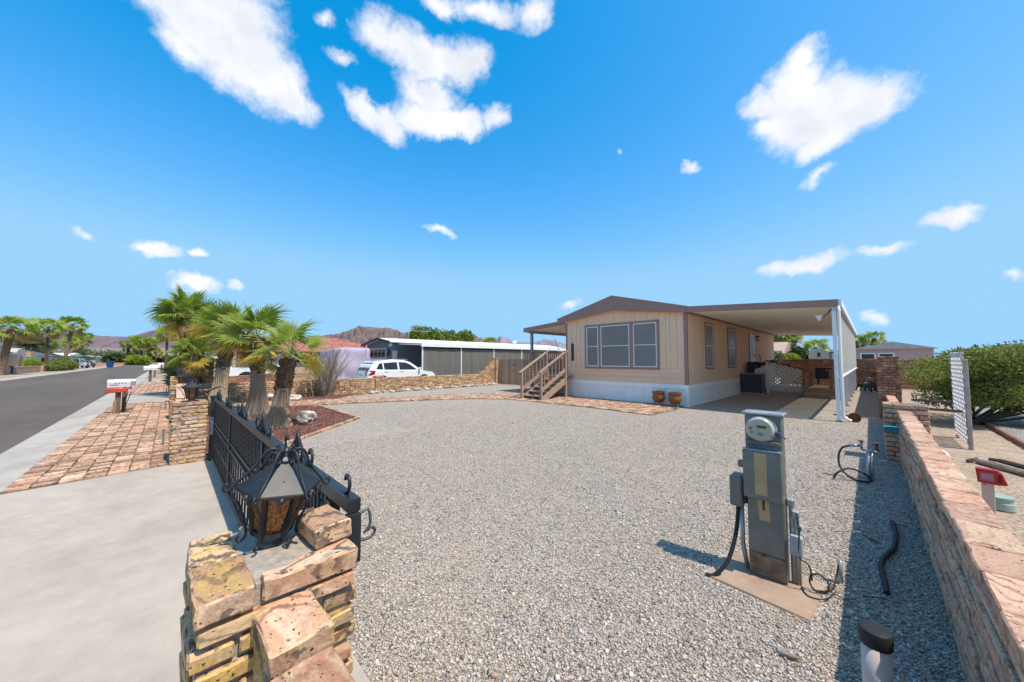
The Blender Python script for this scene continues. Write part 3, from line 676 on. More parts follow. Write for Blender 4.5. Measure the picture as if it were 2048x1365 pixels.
def low_wall(name, label, x0, y0, x1, y1, z1, thick, mat, h=.062, cap=True, z0=0.):
    t = thing(name, label, 'wall', ((x0+x1)/2, (y0+y1)/2, 0))
    core(x0, y0, x1, y1, z0, z1, thick).build('mortar_core', m_mortar_d, t)
    tag(joined_wall(MB(), x0, y0, x1, y1, z0, z1-.05, thick, h).build('bricks', mat, t), kind='stuff')
    mb = MB(); L = math.hypot(x1-x0, y1-y0); n = round(L/.21); a = math.atan2(y1-y0, x1-x0)
    for i in range(n):
        q = (i+.5)/n; mb.cbox((x0+(x1-x0)*q, y0+(y1-y0)*q, z1-.025), (L/n-.01, thick+.03, .05), .008, a, .003)
    tag(mb.build('cap_bricks', mat, t), kind='stuff'); return t
low_wall('front_wall', 'low tan brick wall between the gate pillar and the next lantern pillar', -7.86, .27, -12.87, .27, .62, .2, m_brick)
low_wall('front_wall', 'low tan brick wall running past the palms between two lantern pillars', -13.33, .27, -18.07, .27, .66, .2, m_brick)
low_wall('front_wall', 'low brick wall of the neighbouring lot along the brick walk', -24.2, .2, -40, .2, .7, .2, m_brick_far)
low_wall('front_wall', 'short brick wall continuing past the last lantern pillar', -18.53, .27, -19.6, .27, .75, .2, m_brick)
# sloping pink coping block leaning at the second pillar
sl = MB(); sl.add([(-12.84, .17, .64), (-12.84, .40, .64), (-12.1, .40, .64), (-12.1, .17, .64), (-12.86, .17, .96), (-12.86, .40, .96)], [(3, 2, 1, 0), (0, 1, 5, 4), (4, 5, 2, 3), (0, 4, 3), (1, 2, 5)])
tag(sl.build('coping_block', pm('pink_coping', (.50, .33, .25), .9, var=.15, bump=.4)), 'sloping pink coping block resting on the front wall against a lantern pillar', 'coping')
# steel posts carrying the gate
gp = MB(); gp.bx(-7.39, -7.31, .5, .6, 0, 1.02); gp.bx(-7.40, -7.30, .49, .61, 1.0, 1.025)
gate_post = thing('gate_post', 'dark steel gate post with a pale worn patch beside the far pillar', 'post', (-7.35, .55, 0)); gp.build('post', m_iron, gate_post)
MB().bx(-7.311, -7.300, .502, .598, .42, .70).build('worn_patch', pm('bare_steel', (.27, .31, .34), .5, .3, .3, 20), gate_post)
[MB().tube([(-7.33, .6, z), (-7.33, .66, z)], .02, 8).build('hinge', m_iron_worn, gate_post) for z in (.25, .85)]

# ---- wrought iron driveway gate ------------------------------------------------------------
GX0, GX1, GY = -7.2, -1.47, .555
gate = thing('driveway_gate', 'long black wrought iron driveway gate with scrolls and twisted bars', 'gate', (-4.3, GY, 0))
def gb(name, fn, smooth=False, parent=gate): m = MB(); fn(m); return m.build(name, m_iron, parent, smooth)
def gz(x): return 1.0+.03*(x-GX0)/(GX1-GX0)
gb('top_rail', lambda m: m.beam((GX0, GY, .985), (GX1, GY, 1.015), .048, .05))
gb('bottom_rail', lambda m: m.bx(GX0, -1.66, GY-.025, GY+.025, .05, .10))
gb('middle_rail', lambda m: m.bx(GX0, -1.70, GY-.015, GY+.015, .545, .565))
gb('middle_rail', lambda m: m.bx(GX0, -1.70, GY-.015, GY+.015, .625, .645))
for x in (GX0+.02, -5.25, -3.3, -1.72):
    gb('upright', lambda m: m.bx(x-.022, x+.022, GY-.022, GY+.022, .1, .97))
for kk, zz in enumerate((.2,)): gb('lower_rail', lambda m: m.bx(GX0, -1.70, GY-.012, GY+.012, .3, .318))
i = 0; x = GX0+.11
bar_me = None
while x < -1.75:
    if all(abs(x-q) > .035 for q in (-5.25, -3.3)):
        if i % 3 == 0:
            if bar_me is None:                                        # twisted square bar
                m = MB(); N = 26
                for j in range(N):
                    z0_, z1_ = j/N*.33, (j+1)/N*.33; a0 = j*.42
                    rot0_, rot1_ = a0, a0+.42; vs = []
                    for z_, r_ in ((z0_, rot0_), (z1_, rot1_)):
                        for q in range(4): vs.append((.0095*math.cos(r_+q*math.pi/2), .0095*math.sin(r_+q*math.pi/2), z_))
                    m.add(vs, [(q, (q+1) % 4, 4+(q+1) % 4, 4+q) for q in range(4)])
                bar_me = m.mesh('twisted_bar', m_iron)
            plink('twisted_bar', bar_me, gate, (x, GY, .64))
        else: gb('picket', lambda m: m.bx(x-.007, x+.007, GY-.007, GY+.007, .64, .97))
    x += .058; i += 1
x = GX0+.1
while x < -1.75:
    gb('lower_picket', lambda m: m.bx(x-.008, x+.008, GY-.008, GY+.008, .1, .55)); x += .166
x = GX0+.06; ring_me = MB(); 
ring_me.tube([(.034*math.cos(a), 0, .034*math.sin(a)) for a in np.linspace(0, 2*math.pi, 13)], .006, 5, False); ring_me = ring_me.mesh('ring', m_iron)
while x < -1.75: plink('ring', ring_me, gate, (x, GY, .595)); x += .078
def scroll(m, cx, cz, s, flip=1, y=GY, r=.0075):
    pts = []
    for q in np.linspace(0, 1, 16):
        a = q*4.6; rr = .055*s*(1-q*.72); pts.append((cx+flip*(rr*math.sin(a)+.015*s*q), y, cz+.055*s-rr*math.cos(a)))
    m.tube(pts, r, 6)
for cx in (-6.75, -5.6, -4.5, -3.4, -2.35):                             # crests on the top rail
    z0_ = gz(cx)+.008
    def crest(m):
        scroll(m, cx-.24, z0_, 1.1, -1); scroll(m, cx+.24, z0_, 1.1, 1)
        m.tube(curve_pts([(cx-.22, GY, z0_+.005), (cx-.12, GY, z0_+.05), (cx-.03, GY, z0_+.11), (cx, GY, z0_+.145)], 5), .009, 6)
        m.tube(curve_pts([(cx+.22, GY, z0_+.005), (cx+.12, GY, z0_+.05), (cx+.03, GY, z0_+.11), (cx, GY, z0_+.145)], 5), .009, 6)
        m.tube([(cx, GY, z0_), (cx, GY, z0_+.13), (cx, GY, z0_+.18)], [.009, .009, .002], 6)
        scroll(m, cx-.055, z0_, .9, -1); scroll(m, cx+.055, z0_, .9, 1)
    gb('crest', crest, True)
gb('end_scroll', lambda m: scroll(m, GX1-.1, gz(GX1)+.01, .9, 1), True)
lp = MB(); lp.bx(GX1-.02, GX1+.02, GY-.03, GY+.02, .80, .985); lp.build('latch_stile', m_iron, gate)
la = MB(); la.tube(curve_pts([(GX1+.0, GY+.015, .975), (GX1+.0, GY+.055, .985), (GX1+.01, GY+.06, .93), (GX1+.01, GY+.035, .90)], 5), .006, 6)
la.tube(curve_pts([(GX1+.0, GY+.015, .872), (GX1+.0, GY+.065, .87), (GX1+.0, GY+.085, .89), (GX1+.0, GY+.07, .91), (GX1+.0, GY+.052, .90)], 6), .006, 6)
la.build('latch_handle', m_iron_worn, gate, True)
w_ = MB(); w_.lathe([(.0, -.014), (.05, -.014), (.05, .014), (.0, .014)], 16, (-1.85, GY, .05), 'Y'); w_.lathe([(.0, -.014), (.05, -.014), (.05, .014), (.0, .014)], 16, (-4.3, GY, .05), 'Y'); w_.build('wheel', m_iron_worn, gate)

# ================================================================ right side wall
rw = thing('side_wall', 'low pinkish brick wall running back along the gravel beside the dirt lot', 'wall', (.34, 4.5, 0))
core(.34, .8, .34, 8.2, 0, .75, .10).build('mortar_core', m_mortar_d, rw)
far_b = MB(); near_cnt = 0; hh = .0625
for i in range(12):
    for a, b in course_lengths(7.4, .46, .2 if i % 2 else .03):
        y = .8+(a+b)/2; pos = (.34+random.uniform(-.010, .006), y, hh*(i+.5)); l = b-a-.003
        if y < 6.15 and l > .06: plink('brick', brick_mesh(round(l/.02)*.02, .125, hh-.019, m_brick_pink, i % 6, .0022, .006), rw, pos, (random.uniform(-.02, .02), random.uniform(-.03, .03), math.pi/2+random.uniform(-.02, .02))); near_cnt += 1
        else: far_b.cbox(pos, (l, .125, hh-.019), .007, math.pi/2+random.uniform(-.02, .02), .004)
tag(far_b.build('far_bricks', m_brick_pink, rw), kind='stuff')
y = .7
while y < 8.15:
    l = random.uniform(.27, .33); l = min(l, 8.2-y)
    if l > .08: plink('cap_brick', hero_brick_mesh(l-.008, .165, .062, m_brick_pink, 300+y*9, .007) if y < 4.5 else brick_mesh(round((l-.012)/.02)*.02, .16, .058, m_brick_pink, int(y*10) % 4, .005, .01), rw, (.34, y+l/2, .782), (random.uniform(-.02, .02), random.uniform(-.02, .02), math.pi/2+random.uniform(-.02, .02)))
    y += l
def plain_pillar(label, x0, x1, y0, y1, z1, mat, h=.075):
    p = thing('wall_pillar', label, 'pillar', ((x0+x1)/2, (y0+y1)/2, 0))
    core(x0, (y0+y1)/2, x1, (y0+y1)/2, 0, z1, y1-y0-.02).build('mortar_core', m_mortar_d, p); pillar_bricks(p, x0, x1, y0, y1, 0, z1, h, mat); return p
p1 = plain_pillar('short brick pillar with a turquoise bracket in the side wall', .12, .6, 8.24, 8.64, .9, m_brick_pink)
tq = MB(); tq.box((.20, 8.215, .50), (.17, .05, .10), Matrix.Rotation(.35, 3, 'X')); tq.build('bracket', pm('turquoise', (.03, .22, .30), .5), p1)
low_wall('side_wall', 'low brick wall continuing between the short and the tall side pillars', .34, 8.66, .34, 13.8, .66, .13, m_brick_pink)
p2 = plain_pillar('tall dark brick pillar in the side wall near the carport', .12, .56, 13.9, 14.3, 1.7, m_brick_red)
t = thing('side_wall', 'tall stepped brick wall behind the tall side pillar', 'wall', (.34, 20, 0)); core(.34, 14.32, .34, 28.85, 0, 1.2, .13).build('mortar_core', m_mortar_d, t)
jw = MB(); joined_wall(jw, .34, 14.32, .34, 28.85, 0, 1.2, .15); tag(jw.build('bricks', m_brick_pink, t), kind='stuff')
t = thing('rear_wall', 'long reddish brick wall across the back of the lot', 'wall', (1, 29.0, 0)); core(-4.2, 29.0, 6, 29.0, 0, 1.64, .2).build('mortar_core', m_mortar_d, t)
jw = MB(); joined_wall(jw, -4.2, 29.0, 6, 29.0, 0, 1.66, .22, .105, .32); tag(jw.build('bricks', m_brick_red, t), kind='stuff')
# ================================================================ boundary wall on the far side of the yard
bw = thing('boundary_wall', 'long low tan brick wall on the far side of the gravel yard', 'wall', (-17.35, 7.5, 0))
core(-17.36, .5, -17.36, 15.3, -.05, .68, .19).build('mortar_core', m_mortar_d, bw)
jw = MB(); joined_wall(jw, -17.36, .5, -17.36, 15.3, -.02, .71, .22, .082, .25, .014)
for i in range(12):                                                     # stepped rise to the fence
    y0_ = 15.3-1.25+i*.105; z0_ = .71+i*.079
    joined_wall(jw, -17.36, y0_, -17.36, 15.32, z0_, z0_+.079, .22, .079, .25)
tag(jw.build('bricks', m_brick_far, bw), kind='stuff')
plain_pillar('square brick pillar dividing the low tan boundary wall', -17.56, -17.16, 7.36, 7.76, .80, m_brick_far, .08)
plain_pillar('tall brick pillar where the boundary wall meets the wooden fence', -17.55, -17.15, 15.32, 15.66, 1.72, m_brick_far, .08)
# ragged stones along the foot of the wall
def rock(name, label, loc, s, mat, seed, group=None, sq=.7, cat='rock'):
    bm = bmesh.new(); bmesh.ops.create_icosphere(bm, subdivisions=3, radius=1)
    from mathutils import noise as mn
    for v in bm.verts:
        n = mn.noise(v.co*1.3+Vector((seed*7, seed, 0)))*.42+mn.noise(v.co*3.4+Vector((seed, 3, seed)))*.16; v.co *= 1+n
        v.co.x = max(-.85, min(.85, v.co.x)); v.co.z = v.co.z*sq
        v.co = Vector((v.co.x*s[0], v.co.y*s[1], v.co.z*s[2]))
    z0_ = min(v.co.z for v in bm.verts)
    for v in bm.verts: v.co.z -= z0_*.75
    me = bpy.data.meshes.new(name); bm.to_mesh(me); bm.free(); me.materials.append(mat)
    o = link(name, me, None, loc, (0, 0, seed)); return tag(o, label, cat, group)
m_boulder = pm('pale_boulder', (.52, .46, .41), .9, var=.3, scale=9, bump=.8, bscale=30, dist=.02)
m_stone = pm('field_stone', (.42, .35, .27), .9, var=.4, scale=9, bump=.8, bscale=30, rnd=.3, dist=.02)
rock('boulder', 'large pale rounded boulder in the lava bed beside the front palm', (-10.25, 2.6, 0), (.24, .2, .24), m_boulder, 2.3, cat='boulder')
rock('boulder', 'white angular boulder in the wall bed left of the dry shrub', (-15.75, 3.55, 0), (.3, .2, .2), m_boulder, 4.1, cat='boulder')
rock('boulder', 'small grey boulder in the wall bed behind the leaning palms', (-16.75, 2.95, 0), (.22, .2, .18), m_boulder, 5.2, cat='boulder')
for i in range(26):
    y = 6.9+i*.33+random.uniform(-.06, .06)
    rock('edging_stone', 'rough stone in the row along the foot of the boundary wall', (-16.55-.012*i+random.uniform(-.08, .08)+(.2 if i == 0 else 0), y, 0), (random.uniform(.1, .2), random.uniform(.09, .17), random.uniform(.07, .13)), m_stone if i % 3 else m_boulder, 10+i*1.3, 'stones along the boundary wall')
# ================================================================ the manufactured home
m_glassscr = pm('window_screen', (.21, .20, .19), .32, var=.12, scale=1.2, bump=.05, bscale=400, spec=.5)
m_wood = pm('stair_wood', (.34, .235, .165), .8, var=.25, scale=7, bump=.4, bscale=60, rnd=.2, stretch=(1, 1, 6))
m_wood2 = pm('deck_wood', (.36, .24, .14), .8, var=.25, scale=7, bump=.4, bscale=60, rnd=.25)
m_steel = pm('grey_steel', (.30, .31, .32), .5, .4, .15, 6)
m_cream = pm('carport_cream', (.9, .83, .71), .6, var=.06, scale=3, bump=.08)
HX0, HX1, HY0, HY1 = -9.39, -4.35, 12.6, 28.1
house = thing('mobile_home', 'tan manufactured home with brown gable trim and white skirting', 'house', ((HX0+HX1)/2, (HY0+HY1)/2, 0))
PKX = -7.07
wl = MB(); wl.prism([(HX0, .7), (HX1, .7), (HX1, 3.25), (PKX, 3.7), (HX0, 3.25)], HY1, HY0, 'XZ'); wall = wl.build('wall', m_tan, house)
rf = MB()
for x0, z0_, x1, z1_ in ((-9.82, 3.37, PKX, 4.10), (PKX, 4.10, -4.2, 3.36)):
    rf.add([(x0, HY0-.16, z0_), (x1, HY0-.16, z1_), (x1, HY1+.2, z1_), (x0, HY1+.2, z0_), (x0, HY0-.16, z0_+.05), (x1, HY0-.16, z1_+.05), (x1, HY1+.2, z1_+.05), (x0, HY1+.2, z0_+.05)],
           [(3, 2, 1, 0), (4, 5, 6, 7), (0, 1, 5, 4), (1, 2, 6, 5), (2, 3, 7, 6), (3, 0, 4, 7)])
roof = rf.build('roof', pm('roof_metal', (.55, .55, .55), .5, var=.1), house)
fa = MB(); fa.prism([(-9.76, 3.22), (-9.76, 3.44), (PKX, 4.14), (-4.28, 3.42), (-4.28, 3.2), (PKX, 3.54)], HY0-.13, HY0-.18, 'XZ'); fa.build('gable_fascia', m_brown, roof)
so = MB(); so.add([(-9.7, HY0-.13, 3.235), (PKX, HY0-.13, 3.55), (PKX, HY0+.02, 3.55), (-9.7, HY0+.02, 3.235)], [(0, 1, 2, 3)]); so.add([(PKX, HY0-.13, 3.55), (-4.3, HY0-.13, 3.215), (-4.3, HY0+.02, 3.215), (PKX, HY0+.02, 3.55)], [(0, 1, 2, 3)]); so.build('soffit', m_tan, roof)
ef = MB(); ef.bx(-4.36, -4.25, HY0-.1, HY1+.2, 3.2, 3.36); ef.build('eave_fascia', m_brown, roof)
def panel(x0, x1, z0_, z1_, y=HY0-.009, d=.018, mat=m_tan): return MB().cbox(((x0+x1)/2, y, (z0_+z1_)/2), (x1-x0-.010, d, z1_-z0_-.006), .004).build('siding_panel', mat, house)
def gable_z(x): return (3.24+(3.55-3.24)*((x+9.7)/(PKX+9.7) if x < PKX else (-4.3-x)/(-4.3-PKX)))
edges = [HX0+.04, -9.13, -8.86, -8.66, -8.42]
for a, b in zip(edges[:-1], edges[1:]): panel(a, b, 1.29, min(gable_z(a), gable_z(b))-.01)
edges = [-5.28, -5.04, -4.9, -4.66, -4.42]
for a, b in zip(edges[:-1], edges[1:]): panel(a, b, 1.29, min(gable_z(a), gable_z(b))-.01)
xs = np.linspace(-8.42, -5.28, 8)
for a, b in zip(xs[:-1], xs[1:]): panel(float(a), float(b), 3.0, min(gable_z(a), gable_z(b))-.01)
for z0_, z1_ in ((.745, .93), (.93, .985), (.985, 1.12), (1.12, 1.29)): panel(HX0+.04, -4.42, z0_, z1_)
cr = MB(); cr.bx(-4.43, -4.325, HY0-.04, HY0+.06, .74, 3.24); cr.build('corner_trim', m_brown, house)
cr = MB(); cr.bx(HX0-.02, HX0+.05, HY0-.035, HY0+.05, .74, 3.24); cr.build('corner_trim', m_brown, house)
def sash(par, x0, x1, z0_, z1_, plane, c, hm=.5):
    """white framed sash with a middle bar and grey screen; plane 'Y' faces -Y, 'X' faces +X"""
    s = -1 if plane == 'Y' else 1
    def b(u0, u1, w0, w1, d0, d1):
        m = MB(); d0, d1 = c+s*d0, c+s*d1
        if plane == 'Y': m.bx(u0, u1, min(d0, d1), max(d0, d1), w0, w1)
        else: m.bx(min(d0, d1), max(d0, d1), u0, u1, w0, w1)
        return m
    f = b(x0, x1, z1_-.035, z1_, .0, .035)
    for q in (b(x0, x1, z0_, z0_+.035, .0, .035), b(x0, x0+.03, z0_+.035, z1_-.035, .0, .035), b(x1-.03, x1, z0_+.035, z1_-.035, .0, .035)): f.add(q.v, q.f)
    zm = z0_+(z1_-z0_)*hm; q = b(x0+.03, x1-.03, zm-.014, zm+.014, .002, .033); f.add(q.v, q.f)
    f.build('frame', m_white, par)
    b(x0+.03, x1-.03, z0_+.035, zm-.014, .004, .012).build('pane', m_glassscr, par); b(x0+.03, x1-.03, zm+.014, z1_-.035, .004, .018).build('pane', m_glassscr, par)
tr = MB(); yb, yf = HY0, HY0-.05
WZ0, WZ1 = 1.32, 2.98
for a in ((-8.42, -5.27, WZ1-.0, WZ1+.07), (-8.42, -5.27, WZ0-.08, WZ0)): tr.bx(a[0], a[1], yf, yb, a[2], a[3])
for a, b in ((-8.42, -8.34), (-7.77, -7.66), (-6.41, -6.26), (-5.36, -5.27)): tr.bx(a, b, yf+.002, yb, WZ0, WZ1)
win = tr.build('window', m_brown, house)
for a, b in ((-8.335, -7.775), (-7.655, -6.415), (-6.255, -5.365)): sash(win, a, b, WZ0+.01, WZ1-.01, 'Y', HY0-.012)
# side wall: vertical panels, windows, door
y = HY0+.08; i = 0
openings = [(14.42, 15.4), (17.42, 18.72), (21.3, 22.7)]
while y < HY1-.1:
    y1 = min(y+.405, HY1); MB().cbox((HX1+.007, (y+y1)/2, 1.97), (.014, y1-y-.01, 2.44), .003).build('siding_panel', m_tan, house); y = y1
for (a, b) in openings[:2]:
    w2 = MB(); 
    for q in ((a, b, 2.97, 3.03), (a, b, 1.24, 1.31)): w2.bx(HX1, HX1+.055, q[0], q[1], q[2], q[3])
    w2.bx(HX1, HX1+.055, a, a+.06, 1.31, 2.97); w2.bx(HX1, HX1+.055, b-.06, b, 1.31, 2.97)
    w3 = w2.build('window', m_brown, house); sash(w3, a+.07, b-.07, 1.32, 2.96, 'X', HX1+.016)
d = MB(); d.bx(HX1, HX1+.05, 21.4, 22.55, .95, 2.95); door = d.build('door', m_white, house)
MB().bx(HX1+.05, HX1+.056, 21.75, 22.2, 1.75, 2.7).build('pane', m_glassscr, door); MB().tube([(HX1+.05, 22.42, 1.85), (HX1+.11, 22.42, 1.85)], .03, 8).build('handle', m_iron_worn, door)
MB().bx(HX1, HX1+.04, 21.3, 21.39, .95, 3.0).build('door_trim', m_brown, house)
# skirting: white band and ribbed panels
sb = MB(); sb.bx(HX0-.03, HX1+.03, HY0-.03, HY0+.02, .60, .745); sb.bx(HX1-.02, HX1+.03, HY0+.02, HY1, .60, .745); sb.build('skirting_band', m_skirt, house)
MB().bx(HX0+.05, HX1-.05, HY0+.06, HY1-.05, -.02, .72).build('plinth', m_stemdark, house)
sk_me = {}
def skirt_mesh(wd):
    k = round(wd, 3)
    if k not in sk_me:
        m = MB(); n = 6; pr = []
        for j in range(n): u = -wd/2+wd*j/n; q = wd/n; pr += [(u+.0, -.012), (u+q*.84, -.012), (u+q*.86, .02), (u+q*.97, .02)]
        pr.append((wd/2-.002, 0)); vs = [(u, v, 0) for u, v in pr]+[(u, v, .63) for u, v in pr]; N = len(pr)
        m.add(vs, [(i, i+1, N+i+1, N+i) for i in range(N-1)]); sk_me[k] = m.mesh('skirting_panel', m_skirt)
    return sk_me[k]
n = 13; wdp = (HX1-HX0)/n
for i in range(n): plink('skirting_panel', skirt_mesh(wdp), house, (HX0+wdp*(i+.5), HY0-.0, -.02))
n = 40; wdp = (HY1-HY0)/n
for i in range(n): plink('skirting_panel', skirt_mesh(wdp), house, (HX1+.002, HY0+wdp*(i+.5), -.02), (0, 0, math.pi/2))
MB().bx(HX1-.03, HX1+.022, HY0-.022, HY0+.04, -.02, .6).build('skirting_corner', m_skirt, house)
# wall lamp by the door
wlmp = thing('wall_lamp', 'small black coach lamp beside the side door under the carport', 'lamp', (HX1+.08, 22.9, 2.75))
MB().lathe([(.03, 2.62), (.06, 2.66), (.075, 2.82), (.09, 2.83), (.02, 2.92)], 8, (HX1+.12, 22.9, 0)).build('housing', m_iron, wlmp); MB().bx(HX1+.0, HX1+.12, 22.88, 22.92, 2.86, 2.89).build('arm', m_iron, wlmp)
MB().lathe([(.02, 2.68), (.066, 2.69), (.079, 2.8), (.02, 2.81)], 8, (HX1+.12, 22.9, 0)).build('glass', pm('frosted_glass', (.75, .66, .5), .3), wlmp)
# number board: dark red with small worn squares for the digits
nbd = thing('number_board', 'narrow dark red board with worn house digits beside the front window', 'sign', (-9.06, HY0-.03, 1.55))
MB().cbox((-9.06, HY0-.035, 1.93), (.13, .025, .74), .015).build('board', pm('oxblood', (.055, .014, .014), .5, var=.3, scale=15), nbd)
MB().tube([(-9.06+.03*math.cos(a), HY0-.03, 2.33+.03*math.sin(a)) for a in np.linspace(0, math.pi, 8)], .006, 5).build('hanger', m_iron, nbd)
for zz in (2.17, 2.01, 1.85, 1.69): MB().cbox((-9.06, HY0-.05, zz), (.06, .006, .095), .01).build('digit_tile', pm('tile_mark', (.12, .075, .065), .6, var=.4, scale=40), nbd)
# ---- porch with stairs ------------------------------------------------------------------
porch = thing('porch', 'wooden entry porch with stairs, railings and a brown-edged shade roof', 'porch', (-10.4, 13.4, 0))
def pbm(name, fn, mat=m_wood): m = MB(); fn(m); return m.build(name, mat, porch)
DZ = .92
yy = 12.04
while yy < 15.9:
    x1_ = -9.02 if yy < 12.5 else HX0-.03
    pbm('deck_board', lambda m: m.cbox(((-11.6+x1_)/2, yy+.07, DZ-.02), (x1_+11.6, .135, .036), .005)); yy += .142
for x in (-11.5, -10.05, -9.12): pbm('deck_post', lambda m: m.bx(x-.05, x+.05, 12.06, 12.16, -.01, DZ-.04))
pbm('rim_joist', lambda m: m.bx(-11.58, -9.05, 12.045, 12.085, DZ-.22, DZ-.042)); pbm('rim_joist', lambda m: m.bx(-11.6, -11.56, 12.09, 15.9, DZ-.22, DZ-.042)); pbm('brace', lambda m: m.bx(-10.0, -9.15, 12.09, 12.13, .15, .25))
NS = 6
for i in range(NS-1):
    z = DZ/NS*(i+1); y = 10.52+i*.30
    pbm('tread', lambda m: m.cbox((-9.54, y+.14, z-.02), (1.0, .29, .042), .006))
    if i % 2 == 0: pbm('tread_support', lambda m: m.bx(-9.6, -9.54, y+.02, y+.25, z-DZ/NS+.0, z-.045))
for x in (-10.06, -9.02):
    pbm('stringer', lambda m: m.add([(x-.02, 10.45, 0), (x+.02, 10.45, 0), (x+.02, 10.75, 0), (x-.02, 10.75, 0), (x-.02, 12.04, DZ-.3), (x+.02, 12.04, DZ-.3), (x-.02, 12.04, DZ-.04), (x+.02, 12.04, DZ-.04), (x-.02, 10.45, .12), (x+.02, 10.45, .12)],
        [(0, 1, 2, 3), (3, 2, 5, 4), (4, 5, 7, 6), (6, 7, 9, 8), (8, 9, 1, 0), (0, 3, 4, 6, 8), (1, 9, 7, 5, 2)]))
    pbm('newel_post', lambda m: m.cbox((x, 10.42, .545), (.09, .09, 1.09), .006)); pbm('newel_post', lambda m: m.cbox((x, 12.0, 1.0), (.09, .09, 2.0), .006))
    pbm('handrail', lambda m: m.beam((x, 10.3, 1.08), (x, 12.08, 1.98), .13, .04)); pbm('lower_rail', lambda m: m.beam((x, 10.46, .40), (x, 11.96, 1.17), .04, .13))
    for j in range(6):
        y = 10.62+j*.235; zr = 1.08+(y-10.3)*.9/1.78
        pbm('baluster', lambda m: m.bx(x-.018, x+.018, y-.018, y+.018, zr-.70, zr-.02))
for (ax, ay, bx_, by) in ((-11.55, 12.1, -10.1, 12.1), (-11.55, 12.1, -11.55, 15.8), (-11.5, 15.8, -9.5, 15.8)):
    pbm('handrail', lambda m: m.beam((ax, ay, DZ+1.06), (bx_, by, DZ+1.06), .12, .04)); pbm('lower_rail', lambda m: m.beam((ax, ay, DZ+.12), (bx_, by, DZ+.12), .04, .08))
    L = math.hypot(bx_-ax, by-ay); n = int(L/.16)
    for j in range(n):
        q = (j+.5)/n; px_, py_ = ax+(bx_-ax)*q, ay+(by-ay)*q; pbm('baluster', lambda m: m.bx(px_-.018, px_+.018, py_-.018, py_+.018, DZ+.08, DZ+1.04))
for (x, y) in ((-11.62, 12.75), (-11.62, 15.9)): pbm('roof_post', lambda m: m.bx(x-.055, x+.055, y-.055, y+.055, 0, 2.98), m_steel)
pr = MB(); zl, zr = 3.0, 3.2
for j in range(17):                                                    # roof pans
    y0_ = 12.5+j*.21; m = MB()
    vs = []
    for yq, dz in ((y0_, 0), (y0_+.02, .06), (y0_+.04, 0), (y0_+.206, 0)): vs += [(-11.85, yq, zl+dz), (HX0-.02, yq, zr+dz)]
    m.add(vs, [(0, 1, 3, 2), (2, 3, 5, 4), (4, 5, 7, 6)]); m.build('roof_pan', m_cream, porch)
ft = MB(); ft.add([(-11.92, 12.46, zl-.04), (HX0, 12.46, zr-.04), (HX0, 12.46, zr+.15), (-11.92, 12.46, zl+.15), (-11.92, 12.51, zl-.04), (HX0, 12.51, zr-.04), (HX0, 12.51, zr+.15), (-11.92, 12.51, zl+.15)], [(0, 1, 2, 3), (7, 6, 5, 4), (3, 2, 6, 7), (1, 0, 4, 5), (0, 3, 7, 4)]); ft.build('roof_fascia', m_brown, porch)
MB().bx(-11.92, -11.86, 12.512, 16.1, zl-.04, zl+.15).build('gutter', m_brown, porch)
MB().bx(-11.70, -11.55, 12.52, 16.05, zl-.1, zl-.01).build('roof_beam', m_steel, porch)
ant = MB(); ant.tube([(-12.6, 15.6, 3.05), (-11.66, 15.0, 2.05)], .014, 6); tag(ant.build('pole', m_steel), 'thin grey pole leaning against the porch rail', 'pole')
# ---- pots --------------------------------------------------------------------------------
m_pot, t = newmat('glazed_pot'); co = t.n('ShaderNodeTexCoord').outputs['Object']
sz = t.n('ShaderNodeSeparateXYZ', {0: co}).outputs[2]; nzp = t.noise(co, 9., 3.)
finish(t, t.mix(t.mrange(nzp.outputs[0], .4, .6), t.ramp(t.mrange(sz, .1, .5), [(0, (.12, .03, .015)), (.35, (.22, .055, .02)), (.55, (.16, .12, .03)), (.68, (.28, .09, .02)), (.85, (.3, .06, .03)), (1, (.12, .05, .03))]), (.26, .09, .02, 1)), .35)
for i, (x, y, h, lb) in enumerate(((-5.22, 12.28, .0, 'glazed terracotta pot on an iron stand, the one farther from the house corner'), (-4.62, 12.16, .0, 'glazed terracotta pot on an iron stand beside the house corner'))):
    p = thing('flower_pot', lb, 'pot', (x, y, 0), local=True, group='pots by the skirting')
    MB().lathe([(.11, .12), (.17, .18), (.205, .27), (.195, .35), (.18, .40), (.2, .46), (.225, .485), (.215, .495), (.19, .47), (.17, .44), (.0, .44)], 24).build('pot', m_pot, p, True, False)
    s = MB()
    for a in range(4): s.tube([(.14*math.cos(a*1.571+.6), .14*math.sin(a*1.571+.6), 0), (.13*math.cos(a*1.571+.6), .13*math.sin(a*1.571+.6), .16)], .008, 5)
    s.tube([(.135*math.cos(a), .135*math.sin(a), .15) for a in np.linspace(0, 6.283, 17)], .008, 5, False); s.build('stand', m_iron, p, True, False)
    pl = MB()
    for k in range(60):
        a = random.uniform(0, 6.283); r = random.uniform(.02, .2); z = .47+random.uniform(0, .05); dx = random.uniform(.02, .05)
        pl.quad((r*math.cos(a), r*math.sin(a), z), (r*math.cos(a)+dx, r*math.sin(a)+random.uniform(-.02, .02), z+random.uniform(-.02, .03)), (r*math.cos(a)+dx*.4, r*math.sin(a)+.03, z+.015))
    pl.build('plant', m_leaf_dark, p, False, False)
